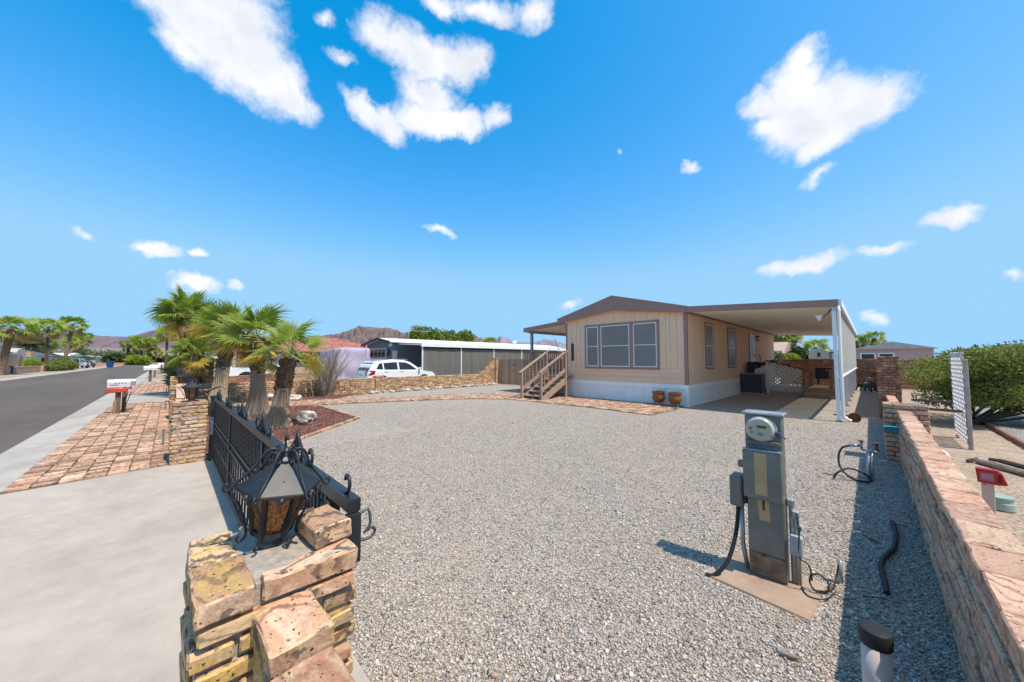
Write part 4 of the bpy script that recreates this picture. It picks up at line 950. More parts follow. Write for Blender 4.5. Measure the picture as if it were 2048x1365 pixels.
# ---- carport -----------------------------------------------------------------------------
cp = thing('carport', 'attached carport with cream underside, white posts and hanging shade panels', 'carport', (-2.4, 20, 0))
CX1 = -.52; CY0, CY1 = 12.42, 28.3
def cz(x): return 3.30+(3.08-3.30)*(x+4.25)/(CX1+4.25)
pan = MB(); vs = []
pw = (CY1-CY0-.08)/40
for yq, dz in ((0, 0), (.014, .07), (.05, .07), (.064, 0), (pw*.5, 0), (pw*.5+.008, .012), (pw*.5+.03, .012), (pw*.5+.038, 0), (pw-.004, 0)): vs += [(-4.25, yq, 3.24+dz), (CX1, yq, 3.02+dz)]
pan.add(vs, [(2*i, 2*i+1, 2*i+3, 2*i+2) for i in range(len(vs)//2-1)])
pan_me = MB(); pan_me.v = [(a+2.4, b, c) for a, b, c in pan.v]; pan_me.f = pan.f; pan_me.mi = pan.mi; pan_me = pan_me.mesh('roof_pan', m_cream)
for i in range(40): plink('roof_pan', pan_me, cp, (-2.4, CY0+.06+i*pw, 0))
f = MB(); f.add([(-4.27, CY0, 3.2), (CX1, CY0, 2.99), (CX1, CY0, 3.18), (-4.27, CY0, 3.4), (-4.27, CY0+.05, 3.2), (CX1, CY0+.05, 2.99), (CX1, CY0+.05, 3.18), (-4.27, CY0+.05, 3.4)], [(0, 1, 2, 3), (7, 6, 5, 4), (3, 2, 6, 7), (1, 0, 4, 5), (1, 5, 6, 2)]); f.build('front_fascia', m_brown, cp)
f = MB(); f.add([(-4.27, CY1, 3.2), (CX1, CY1, 2.99), (CX1, CY1, 3.18), (-4.27, CY1, 3.4), (-4.27, CY1+.05, 3.2), (CX1, CY1+.05, 2.99), (CX1, CY1+.05, 3.18), (-4.27, CY1+.05, 3.4)], [(0, 1, 2, 3), (7, 6, 5, 4), (3, 2, 6, 7), (1, 0, 4, 5)]); f.build('rear_fascia', m_brown, cp)
MB().bx(CX1-.0, CX1+.06, CY0, CY1, 2.99, 3.17).build('gutter', m_white, cp)
MB().bx(CX1-.14, CX1-.06, CY0+.1, CY1-.1, 2.87, 3.0).build('roof_beam', m_white, cp)
py = [12.47, 14.9, 16.9, 19.0, 21.2, 23.4, 25.6, 27.8]
for i, y in enumerate(py):
    MB().bx(CX1-.14, CX1-.06, y-.04, y+.04, .0, 2.872).build('post', m_white, cp); MB().bx(CX1-.17, CX1-.03, y-.07, y+.07, 0, .02).build('base_plate', m_rust, cp)
ds = MB(); ds.tube(curve_pts([(CX1+.0, 12.44, 3.0), (CX1-.01, 12.43, 2.0), (CX1-.01, 12.44, .3), (CX1+.02, 12.42, .12), (CX1+.14, 12.40, .05)], 4), .035, 8); ds.build('downspout', m_white, cp, True)
m_shade, t = newmat('shade_mesh'); co = t.n('ShaderNodeTexCoord').outputs['Object']
pb_ = t.n('ShaderNodeBsdfPrincipled', {'Base Color': t.ramp(t.noise(co, 4., 3.).outputs[0], [(.3, (.48, .46, .42)), (.7, (.56, .54, .5))]), 'Roughness': .7})
t.n('ShaderNodeOutputMaterial', {'Surface': t.n('ShaderNodeMixShader', {0: .22, 1: pb_.outputs[0], 2: t.n('ShaderNodeBsdfTransparent').outputs[0]}).outputs[0]})
ny = 26; wy = (CY1-.3-CY0-.15)/ny
for i in range(ny):
    y0_ = CY0+.15+i*wy; m = MB(); m.add([(CX1-.035, y0_, 1.22), (CX1-.015, y0_+.03, 1.22), (CX1-.035, y0_+.06, 1.22), (CX1-.035, y0_+wy, 1.22), (CX1-.035, y0_, 2.98), (CX1-.015, y0_+.03, 2.98), (CX1-.035, y0_+.06, 2.98), (CX1-.035, y0_+wy, 2.98)], [(0, 1, 5, 4), (1, 2, 6, 5), (2, 3, 7, 6)]); m.build('shade_panel', m_shade, cp)
MB().bx(CX1-.07, CX1-.0, CY0+.1, CY1-.1, 1.12, 1.17).build('bottom_rail', m_white, cp)
fl = thing('floodlight', 'pale floodlight hanging under the carport roof by the front post', 'lamp', (-.75, 12.6, 2.7))
MB().lathe([(.03, 0), (.05, .05), (.09, .12), (.10, .14), (.02, .13)], 14, (-.92, 12.62, 2.66), 'Z').build('shade', m_white, fl, True); MB().tube([(-.9, 12.6, 2.72), (-.76, 12.58, 2.82), (-.66, 12.56, 2.96)], .018, 6).build('bracket', m_iron_worn, fl)
rwl = thing('wheel_disc', 'rusty iron wheel disc lying against the carport downspout', 'wheel', (-.33, 12.62, 0))
MB().lathe([(0, -.02), (.12, -.02), (.125, 0), (.12, .02), (.05, .02), (.045, .035), (0, .035)], 20, (-.33, 12.62, .118), 'Y').build('disc', m_rust, rwl)
# ---- under the carport ------------------------------------------------------------------------
acu = thing('air_conditioner', 'dark louvred outdoor air conditioner beside the skirting', 'air conditioner', (-3.9, 19.75, 0))
MB().cbox((-3.9, 19.75, .5), (.84, .84, .84), .03).build('cabinet', pm('ac_grey', (.10, .115, .135), .55, .2), acu); MB().cbox((-3.9, 19.75, .94), (.9, .9, .05), .02).build('lid', m_steel, acu); MB().bx(-4.34, -3.46, 19.31, 20.19, .0, .08).build('pad', m_kerb, acu)
lv = pm('ac_dark', (.035, .04, .05), .5)
for j in range(13): MB().bx(-4.28+j*.062, -4.25+j*.062, 19.315, 19.335, .12, .9).build('louvre', lv, acu)
ramp = thing('ramp', 'wooden ramp landing with white lattice panel and brown handrail', 'ramp', (-2.6, 20.9, 0))
LX0, LX1, LY = -3.42, -2.1, 20.25
def lz(x): return 1.56+(1.16-1.56)*(x-LX0)/(LX1-LX0)
m_latt = pm('lattice_white', (.8, .77, .73), .7, var=.1)
i = 0; s_ = -1.6
while s_ < 1.6:
    for sg in (1, -1):
        pts = []
        for q in np.linspace(0, 1, 60):
            x = LX0+(LX1-LX0)*q; z = (.15+1.2+s_+ (x-LX0)) if sg > 0 else (.15+s_+1.2-(x-LX0)+.6)
            if .15 <= z <= lz(x)-.02: pts.append((x, z))
        if len(pts) > 3:
            m = MB(); m.beam((pts[0][0], LY+(.006 if sg > 0 else -.006), pts[0][1]), (pts[-1][0], LY+(.006 if sg > 0 else -.006), pts[-1][1]), .05, .010, (0, 1, 0))
            m.v = [v for v in m.v]; m.build('lattice_slat', m_latt, ramp)
    s_ += .15
MB().beam((LX0-.05, LY, 1.58), (LX1+.1, LY, 1.15), .12, .04).build('handrail', pm('brown_rail', (.11, .055, .035), .7), ramp)
for x in (LX0, LX1): MB().bx(x-.045, x+.045, LY-.05, LY+.05, 0, lz(x)-.02).build('post', m_latt if x == LX0 else m_wood2, ramp)
for j in range(12): MB().cbox((-1.45, 19.6+j*.24, .40), (1.35, .23, .04), .006).build('deck_board', m_wood2, ramp)
MB().bx(-2.1, -.8, 19.44, 19.48, .0, .38).build('riser', m_wood2, ramp); MB().bx(-2.0, -.8, 19.2, 19.44, .0, .2).build('step', m_wood2, ramp)
for (x, y) in ((-1.15, 19.6), (-.86, 20.5), (-1.9, 21.0)):
    MB().cbox((x, y, .8), (.14, .14, .78), .01).build('newel_post', m_wood2, ramp); MB().cbox((x, y, 1.15), (.34, .12, .06), .01).build('rail_cap', m_wood2, ramp)
chair = thing('patio_chair', 'black mesh patio chair standing on the rear deck', 'chair', (-1.55, 22.1, .42))
MB().box((-1.55, 21.98, .96), (.6, .05, .52), Matrix.Rotation(-.15, 3, 'X')).build('backrest', m_iron, chair); MB().cbox((-1.55, 22.25, .72), (.58, .5, .05), .02).build('seat', m_iron, chair)
for (x, y) in ((-1.78, 22.05), (-1.32, 22.05), (-1.78, 22.45), (-1.32, 22.45)): MB().tube([(x, y, .42), (x*1+.03, y, .72)], .018, 6).build('leg', m_iron, chair)
for x in (-1.86, -1.24): MB().bx(x-.03, x+.03, 22.0, 22.5, .9, .93).build('armrest', m_iron, chair)
grl = thing('storage_bin', 'black bin with a lid leaning over the white bench by the air conditioner', 'bin', (-4.0, 20.6, 0))
MB().cbox((-4.0, 20.62, .75), (.5, .5, 1.5), .04).build('body', m_iron, grl)
MB().box((-3.55, 20.45, 1.42), (.9, .3, .05), Matrix.Rotation(-.28, 3, 'Y') @ Matrix.Rotation(.5, 3, 'X')).build('lid', m_iron, grl)
bn = thing('slatted_board', 'bluish white slatted board leaning on the dark bin above the air conditioner', 'board', (-3.6, 20.2, 0))
for j in range(4): MB().box((-3.62, 20.215+j*.02, .98+j*.075), (.62, .02, .06), Matrix.Rotation(-.3, 3, 'Y')).build('slat', m_white, bn)
for x in (-3.85, -3.4): MB().bx(x-.015, x+.015, 20.29, 20.31, 0, 1.25).build('leg', m_steel, bn)
tag(MB().tube([(-4.28, 23.4, 1.9), (-4.25, 24.1, 1.0)], .02, 6).build('cane', m_iron), 'dark pole leaning on the house wall past the side door', 'pole')
# clutter behind the carport
for k, (x, y, s) in enumerate(((-.1, 24.6, .3), (-.3, 25.4, .25), (.02, 26.2, .32))):
    t = thing('garden_cart', 'rusty garden equipment heaped by the side wall, %s' % ('nearest the tall pillar', 'in the middle of the heap', 'nearest the rear wall')[k], 'cart', (x, y, 0), local=True, group='garden equipment heap')
    MB().tube(curve_pts([(-s, 0, .05), (-s*.4, .1, s*2), (s*.5, 0, s*1.2), (s, 0, .05)], 5), .03, 6).build('frame', [m_rust, m_iron, m_steel][k], t, True, False)
    MB().lathe([(.0, -.03), (s*.5, -.03), (s*.5, .03), (0, .03)], 14, (s*.3, .05, s*.5), 'X').build('wheel', m_iron, t, False, False)
    MB().cbox((-.05, 0, s*1.3), (s, s*.6, s*.6), .04).build('body', [pm('blue_bin', (.02, .12, .2), .5), m_iron, pm('faded_red', (.25, .1, .08), .6)][k], t, False, False)
# ================================================================ utility pedestal
m_ped = pm('utility_green_grey', (.19, .192, .168), .5, .25, .22, 5, .12, 80)
m_galv = pm('galvanised', (.40, .42, .43), .42, .55, .25, 9, .15, 80)
m_tape = pm('kraft_tape', (.50, .34, .17), .75, var=.12, scale=8)
m_rubber = pm('black_rubber', (.018, .018, .02), .6, var=.3)
pad = MB(); pad.add([(x, y, -.02) for x, y in ((-.93, 2.90), (-.31, 2.84), (-.27, 3.36), (-.88, 3.42))]+[(x, y, .014) for x, y in ((-.92, 2.91), (-.32, 2.855), (-.28, 3.35), (-.875, 3.41))], [(4, 5, 6, 7), (0, 1, 5, 4), (1, 2, 6, 5), (2, 3, 7, 6), (3, 0, 4, 7)])
struct('concrete_pad', pad, m_pad)
PX0, PX1, PYF, PYB = -.69, -.465, 3.165, 3.285
ped = thing('meter_pedestal', 'grey green electric meter pedestal standing on a concrete pad', 'electric meter', (-.58, 3.22, .014))
def pe(name, fn, mat=m_ped, parent=ped, smooth=False): m = MB(); fn(m); return m.build(name, mat, parent, smooth)
pe('lower_cabinet', lambda m: m.cbox(((PX0+PX1)/2, (PYF+PYB)/2, .31), (PX1-PX0, PYB-PYF, .60), .004))
pe('cover_panel', lambda m: m.cbox(((PX0+PX1)/2, PYF-.004, .39), (PX1-PX0-.012, .008, .41), .003))
pe('base_strip', lambda m: m.cbox(((PX0+PX1)/2, PYF-.005, .105), (PX1-PX0-.006, .010, .15), .003), pm('rust_stained', (.20, .15, .11), .65, .2, .5, 14))
pe('meter_cabinet', lambda m: m.cbox(((PX0+PX1)/2, (PYF+PYB)/2, .90), (PX1-PX0, PYB-PYF-.01, .59), .004))
cap = pe('rain_cap', lambda m: m.cbox(((PX0+PX1)/2+.004, (PYF+PYB)/2-.008, 1.2), (PX1-PX0+.03, PYB-PYF+.035, .018), .005), m_galv)
door_p = pe('breaker_door', lambda m: m.cbox(((PX0+PX1)/2-.006, PYF-.022, .755), (PX1-PX0+.012, .05, .35), .006))
pe('door_lip', lambda m: m.bx(PX0-.01, PX1, PYF-.048, PYF-.0, .931, .938), m_galv, door_p)
pe('ledge', lambda m: m.cbox(((PX0+PX1)/2, PYF-.006, .985), (PX1-PX0-.01, .022, .03), .004)); pe('printed_label', lambda m: m.bx(PX0+.03, PX1-.03, PYF-.002, PYF+.01, .942, .966), pm('label_blue', (.10, .17, .20), .5, var=.6, scale=60))
mx, mz = (PX0+PX1)/2-.008, 1.09
ring = MB(); ring.lathe([(.093, -.012), (.098, -.006), (.098, .012), (.09, .016)], 32, (mx, PYF-.0, mz), 'Y'); ring.build('meter_ring', m_galv, ped, True)
mt = MB(); mt.lathe([(.088, .0), (.088, .03), (.085, .048), (.074, .058), (.0, .06)], 32, (mx, PYF-.0, mz), 'Y'); meter = smooth_angle(mt.build('meter', pm('meter_face', (.46, .43, .34), .25, 0, .06, 6, .03, spec=.6, coat=.5), ped))
pe('display', lambda m: m.bx(mx-.015, mx+.042, PYF-.064, PYF-.058, mz+.012, mz+.03), pm('lcd', (.13, .085, .025), .3, var=.5, scale=120), meter)
pe('gold_seal', lambda m: m.lathe([(.0, -.001), (.009, -.001), (.009, .003), (0, .003)], 10, (mx-.055, PYF-.06, mz+.004), 'Y'), pm('gold', (.3, .17, .04), .3, .6), meter)
pe('green_mark', lambda m: m.bx(mx-.052, mx-.042, PYF-.064, PYF-.058, mz-.03, mz-.02), pm('green', (.01, .12, .06), .5), meter)
for dz in (-.028, -.04): pe('fine_print', lambda m: m.bx(mx-.012, mx+.018, PYF-.0635, PYF-.058, mz+dz-.003, mz+dz+.004), pm('fine_print_grey', (.24, .23, .22), .5), meter)
pe('seal_tag', lambda m: (m.tube([(mx+.095, PYF-.02, mz-.02), (mx+.12, PYF-.03, mz-.035), (mx+.15, PYF-.03, mz-.05)], .005, 5), m.cbox((mx+.105, PYF-.03, mz-.022), (.03, .02, .03), .005)), pm('blue_tag', (.05, .06, .16), .5))
pe('tape_strip', lambda m: m.bx(-.628, -.552, PYF-.0495, PYF-.047, .615, .915), m_tape, door_p); pe('tape_fold', lambda m: m.bx(-.627, -.553, PYF-.0505, PYF-.0495, .70, .82), m_tape, door_p)
pe('tape_patch', lambda m: m.box((-.585, PYF-.0095, .505), (.07, .002, .16), Matrix.Rotation(-.06, 3, 'Y')), m_tape); pe('latch', lambda m: m.bx(-.592, -.580, PYF-.014, PYF-.009, .50, .59), m_rust)
pe('side_nub', lambda m: m.cbox((PX0-.03, 3.2, .80), (.06, .05, .05), .008)); 
gb_ = pe('side_box', lambda m: m.cbox((PX0-.065, 3.19, .60), (.085, .13, .23), .012)); pe('side_box_gear', lambda m: m.cbox((PX0-.012, 3.19, .60), (.03, .09, .17), .012), m_iron)
pe('conduit', lambda m: m.tube([(PX0-.045, 3.2, .49), (PX0-.045, 3.2, .2), (PX0-.02, 3.21, .014)], .016, 8), m_galv, smooth=True)
for dx in (.03, .055):
    pe('conduit', lambda m: m.tube([(PX1+dx, 3.24, .014), (PX1+dx, 3.24, .62-dx*3), (PX1+dx-.012, 3.235, .68-dx*3)], .017, 8), m_galv, smooth=True)
    pe('conduit_elbow', lambda m: m.cbox((PX1+dx-.005, 3.235, .665-dx*3), (.045, .045, .06), .01), m_galv)
pe('junction_box', lambda m: m.cbox((PX1+.055, 3.19, .30), (.07, .05, .13), .006), pm('box_grey', (.36, .38, .40), .5))
pe('screw', lambda m: m.tube([(-.60, PYF-.012, .175), (-.585, PYF-.03, .185)], .006, 6), m_iron)
tag(MB().tube(curve_pts([(PX0-.06, 3.17, .485), (PX0-.065, 3.1, .3), (PX0-.10, 3.0, .12), (PX0-.17, 2.93, .02), (PX0-.22, 2.91, .012)], 6), .014, 8).build('power_cable', m_rubber, None, True), 'thick black cable hanging from the pedestal side box to the gravel', 'cable')
coil = [(PX1+.06, 3.2, .52), (PX1+.075, 3.17, .4), (PX1+.07, 3.17, .24), (PX1+.12, 3.17, .2), (PX1+.13, 3.2, .1)]+[(PX1+.165+.05*math.cos(a), 3.22+.02*math.sin(a), .08+.05*math.sin(a)) for a in np.linspace(3.1, 3.1+7.5, 14)]+[(PX1+.22, 3.3, .022), (PX1+.235, 3.42, .04), (-.21, 3.49, .155)]
tag(MB().tube(curve_pts(coil, 4), .005, 6).build('ground_wire', m_rubber, None, True), 'thin black wire coiled at the foot of the meter pedestal', 'wire')
tag(MB().tube(curve_pts([(PX1+.07, 3.2, .02), (PX1+.12, 3.12, .02), (PX1+.2, 3.16, .02), (PX1+.24, 3.30, .02)], 5), .004, 5).build('ground_wire', m_rubber, None, True), 'short black wire lying on the pedestal pad', 'wire')
tag(MB().cbox((PX1+.078, 3.17, .43), (.022, .02, .035), .006).build('wire_clip', pm('green_clip', (.01, .13, .06), .5)), 'green clip on the wire hanging beside the pedestal', 'clip')
tag(MB().tube([(-.21, 3.49, -.01), (-.205, 3.49, .165)], .016, 10).build('conduit_stub', m_galv, None, True), 'short grey conduit stub rising from the gravel', 'pipe')
# ---- standpipe with hoses -------------------------------------------------------------------
sp = thing('water_standpipe', 'galvanised standpipe with two rusty-handled taps in the gravel', 'tap', (-.07, 6.7, 0))
MB().tube([(-.07, 6.7, 0), (-.06, 6.72, .37)], .022, 10).build('riser', m_galv, sp, True); MB().tube([(-.035, 6.70, 0), (-.03, 6.71, .36)], .014, 8).build('riser', m_galv, sp, True)
MB().tube([(-.12, 6.73, .39), (.02, 6.72, .38)], .02, 8).build('crossbar', m_galv, sp, True)
for x, z1_ in ((-.125, .5), (.02, .49)):
    MB().tube([(x, 6.73, .385), (x, 6.73, z1_)], .016, 8).build('tap_body', m_rust if x > 0 else m_galv, sp, True); MB().lathe([(.0, 0), (.035, .002), (.037, .01), (.0, .012)], 12, (x, 6.73, z1_)).build('tap_handle', m_rust, sp)
MB().tube([(-.13, 6.72, .44), (-.19, 6.7, .44), (-.24, 6.69, .43)], .02, 8).build('hose_coupling', m_galv, sp, True)
tag(MB().tube(curve_pts([(-.24, 6.69, .43), (-.32, 6.68, .38), (-.355, 6.65, .25), (-.33, 6.6, .12), (-.22, 6.52, .03), (-.08, 6.5, .025), (-.05, 6.55, .05), (-.12, 6.55, .12), (-.25, 6.5, .16), (-.36, 6.42, .1), (-.40, 6.40, .02)], 6), .012, 8).build('garden_hose', m_rubber, None, True), 'black garden hose looping from the standpipe to the gravel', 'hose')
tag(MB().tube(curve_pts([(.09, 5.1, .02), (.105, 4.8, .02), (.08, 4.42, .02), (.02, 4.15, .02), (.0, 3.95, .02), (.015, 3.7, .02), (.02, 3.54, .02)], 6), .016, 10).build('black_pipe', m_rubber, None, True), 'bent length of black poly pipe lying in the wall shadow', 'pipe')
st = MB()
for k in range(9):
    x, y = random.uniform(-.3, .2), random.uniform(2.6, 6.2); a = random.uniform(0, 6.28); st = MB().tube(curve_pts([(x, y, .018), (x+.06*math.cos(a), y+.06*math.sin(a), .024), (x+.15*math.cos(a+.3), y+.15*math.sin(a+.3), .02)], 4), .003, 5)
    tag(st.build('twig', m_stemdark, None, True), 'thin dry twig lying on the gravel along the side wall', 'twig', 'twigs on the gravel')
tag(MB().tube([(-.42, 2.42, .02), (-.36, 2.43, .022), (-.31, 2.45, .02)], [.004, .014, .004], 6).build('pod', m_twig, None, True), 'dry grey seed pod on the gravel before the pedestal pad', 'pod')
# ---- capped pipe ------------------------------------------------------------------------------
pc = thing('cleanout_pipe', 'fat off-white pipe with a black rubber cap standing in the gravel', 'pipe', (-.03, 2.26, 0))
MB().lathe([(.049, -.02), (.049, .36)], 28, (-.03, 2.28, 0)).build('pipe', pm('pinkish_pvc', (.58, .48, .44), .5, var=.12, scale=8), pc, True)
smooth_angle(MB().lathe([(.054, .345), (.0555, .35), (.0555, .405), (.052, .411), (.05, .412), (.0, .411)], 28, (-.03, 2.28, 0)).build('cap', m_rubber, pc))
# ================================================================ dirt lot to the right
mk = thing('marker_post', 'pale marker post with a red plastic warning hood in the dirt lot', 'marker post', (.81, 6.16, -.03), R(-10), local=True)
MB().cbox((0, 0, .2), (.082, .02, .46), .004).build('post', pm('marker_beige', (.52, .44, .39), .6, var=.06), mk, False, False)
hd = MB(); hd.prism([(-.06, .35), (.065, .345), (.125, .355), (.095, .46), (.065, .49), (-.07, .49)], -.04, .04, 'XZ'); hood = hd.build('hood', pm('red_plastic', (.42, .014, .024), .4, var=.1), mk, False, False)
MB().bx(-.042, .045, -.0435, -.0402, .375, .455).build('label_plate', pm('faded_label', (.30, .13, .16), .6, var=.15), hood, False, False)
for dz in (.452, .437, .42): MB().bx(-.033, .036, -.0455, -.0437, dz-.019, dz-.013).build('text_line', pm('label_text', (.48, .36, .38), .6, var=.4, scale=90), hood, False, False)
MB().bx(.068, .092, -.0435, -.0402, .375, .445).build('recess_shade', pm('shaded_red', (.12, .006, .01), .6), hood, False, False)  # flat plate, the shade of a hollow painted in as darker hood red
MB().lathe([(0, -.001), (.006, -.001), (.006, .003), (0, .003)], 8, (-.02, -.011, .33), 'Y').build('screw', m_iron, mk, False, False)
vb = thing('valve_box', 'pale green round valve box lid behind the marker post', 'valve box', (.93, 6.55, -.03))
smooth_angle(MB().lathe([(.11, -.02), (.11, .05), (.10, .055), (.10, .09), (.107, .095), (.107, .115), (0, .12)], 20, (.93, 6.55, 0)).build('box', pm('valve_green', (.30, .38, .33), .6, var=.15), vb))
rocks_m = pm('white_stone', (.60, .54, .46), .9, var=.2, scale=12, bump=.7, bscale=40, dist=.015)
for k, (x, y, z, s) in enumerate(((.58, 7.3, -.03, .14), (.64, 7.6, -.03, .13), (.54, 7.5, .12, .11), (.6, 7.4, .26, .1), (.60, 6.9, -.03, .09), (.56, 7.0, .08, .09), (.55, 5.9, -.03, .07))):
    rock('stone', 'whitish stone heaped against the far side of the low side wall', (x, y, z), (s, s*.9, s), rocks_m, 60+k*2.1, 'white stones by the side wall')
for k, (a, b, r) in enumerate((((1.12, 9.15, .01), (1.55, 8.45, .02), .045), ((1.28, 9.4, .01), (1.6, 9.0, .02), .04), ((1.02, 9.1, .0), (1.14, 9.3, .02), .025))):
    m = MB(); a, b = Vector(a), Vector(b); m.tube([a, a.lerp(b, .3)+Vector((.01, 0, .01)), a.lerp(b, .7), b], [r*.9, r, r*.95, r*.85], 7); tag(m.build('log', m_stemdark if k else m_twig), 'weathered piece of timber on the dirt, %s' % ('longest of the pile', 'behind the longest', 'smallest splinter')[k], 'log', 'timber debris')
for k in range(14):
    q = k/14; x, y = 2.02-.06*math.sin(q*3), 17.2-q*9
    tag(MB().cbox((x, y-.32, .02), (.07, .62, .08), .01, random.uniform(-.03, .03)).build('edging_timber', pm('edging_rust', (.24, .12, .08), .9, var=.3) if k == 0 else bpy.data.materials['edging_rust']), 'low rusty edging timber between dirt and grey gravel lot', 'edging', 'edging along the gravel lot')
tr = thing('trellis', 'leaning white lattice trellis panel on two weathered posts', 'trellis', (1.2, 11.1, -.03))
m_tr = pm('trellis_white', (.70, .66, .62), .75, var=.12, scale=8)
TY0, TY1 = 10.45, 11.85; TZ0, TZ1 = .05, 1.75
for sg, dx in ((1, .0), (-1, .012)):
    s_ = -1.7
    while s_ < 1.45:
        pts = [(y, s_+(y-TY0)) if sg > 0 else (y, 1.7+s_-(y-TY0)+.05) for y in np.linspace(TY0, TY1, 57)]; pts = [p for p in pts if TZ0 <= p[1] <= TZ1]
        if sg < 0: pts = [(y, z) for y, z in [(y, TZ0+(TY1-y)+s_+.3) for y in np.linspace(TY0, TY1, 57)] if TZ0 <= z <= TZ1]
        if len(pts) > 4:
            MB().beam((1.19+dx, pts[0][0], pts[0][1]), (1.19+dx, pts[-1][0], pts[-1][1]), 0.027, .009, (1, 0, 0)).build('lattice_slat', m_tr, tr)
        s_ += .16
for y in (TY0+.02, TY1-.02): MB().cbox((1.225, y, .83 if y > 11 else .79), (.05, .09, 1.7 if y > 11 else 1.64), .005).build('post', pm('weathered_post', (.42, .35, .30), .85, var=.2), tr); 
MB().bx(1.20, 1.215, TY0, TY1, 1.70, 1.75).build('top_rail', m_tr, tr)
for z, y in ((.62, 10.75), (.70, 11.85)): MB().beam((.62, y+.15, z), (1.3, y, z), .05, .05).build('brace', pm('old_timber', (.16, .11, .085), .9, var=.3), tr)
fe = thing('iron_fence', 'black iron picket fence at the back of the grey gravel lot', 'fence', (8, 33, 0))
MB().bx(4.6, 13, 32.99, 33.01, .85, .88).build('top_rail', m_iron, fe); MB().bx(4.6, 13, 32.99, 33.01, .12, .15).build('bottom_rail', m_iron, fe)
x = 4.6
while x < 13: MB().bx(x-.012, x+.012, 32.985, 33.015, 0, .95).build('picket', m_iron, fe); x += .14
# ================================================================ mailboxes
m_mailw = pm('mailbox_white', (.62, .63, .66), .45, .1, .08, 8); m_mailr = pm('mailbox_red', (.50, .07, .035), .5, var=.12)
def mailbox_body(m, c, L, wd, h, axis='Y'):
    n = 10; pr = [(-wd/2, 0)]+[(-wd/2*math.cos(a), h-wd/2+wd/2*math.sin(a)) for a in np.linspace(0, math.pi, n)]+[(wd/2, 0)]
    if axis == 'Y': m.prism([(c[0]+u, c[2]+v) for u, v in pr], c[1]-L/2, c[1]+L/2, 'XZ')
    else: m.prism([(c[1]+u, c[2]+v) for u, v in pr], c[0]-L/2, c[0]+L/2, 'YZ')
mbx = thing('mailbox', 'white mailbox over a red newspaper tray on a wooden post by the kerb', 'mailbox', (-15.6, -1.0, .014))
m = MB(); mailbox_body(m, (-15.6, -1.02, .79), .46, .19, .23); bd = m.build('box', m_mailw, mbx)
for j in range(4): MB().bx(-15.503, -15.498, -1.1+j*.065, -1.075+j*.065, .895, .925).build('digit', m_iron, bd)
MB().bx(-15.503, -15.498, -1.2, -1.03, .855, .87).build('red_stripe', m_mailr, bd)
MB().cbox((-15.57, -1.06, .70), (.2, .44, .13), .02).build('newspaper_tray', m_mailr, mbx); MB().bx(-15.68, -15.5, -.83, -.76, .72, .80).build('flag', m_mailr, mbx)
MB().cbox((-15.62, -1.03, .33), (.11, .11, .66), .008).build('post', pm('post_wood', (.16, .10, .065), .9, var=.3, rnd=.2), mbx); MB().cbox((-15.52, -1.08, .2), (.07, .07, .4), .006).build('stub_post', m_wood2, mbx)
for dy in (.03, .1): MB().tube([(-15.6, -.92, .02), (-15.6, -.87+dy, .64)], .01, 5).build('brace', m_iron, mbx)
mb2 = thing('mailbox', 'silver mailbox standing just behind the white one with the red tray', 'mailbox', (-16.0, -.92, .014))
m = MB(); mailbox_body(m, (-16.0, -.93, .8), .44, .18, .22); m.build('box', m_galv, mb2); MB().cbox((-16.0, -.93, .41), (.09, .09, .80), .006).build('post', bpy.data.materials['post_wood'], mb2)
for k, (x, y, lb) in enumerate(((-36.7, -.92, 'white mailbox on a post beyond the second driveway'), (-46., -.88, 'pale mailbox pair farther down the kerb'), (-70., -.7, 'distant white mailbox near the end of the street'))):
    t = thing('mailbox', lb, 'mailbox', (x, y, 0)); m = MB(); mailbox_body(m, (x, y, .85), .7, .3, .3); m.build('box', m_mailw, t); MB().bx(x-.08, x+.08, y-.08, y+.08, 0, .86).build('post', bpy.data.materials['post_wood'], t)
    if k == 1: m = MB(); mailbox_body(m, (x-.5, y, .85), .7, .3, .3); m.build('box', m_galv, t); MB().bx(x-.55, x-.45, y-.06, y+.06, 0, .86).build('post', bpy.data.materials['post_wood'], t)
for k, x in enumerate((-8.6, -15.0, -22.)):
    tag(MB().tube([(x-.6, -.02, .02), (x-.6, -.02, .32)], .018, 6).build('stake', m_steel, None), 'thin grey stake at the foot of the front wall, %s' % ('near the gate', 'beside the second lantern', 'past the side driveway')[k], 'stake')
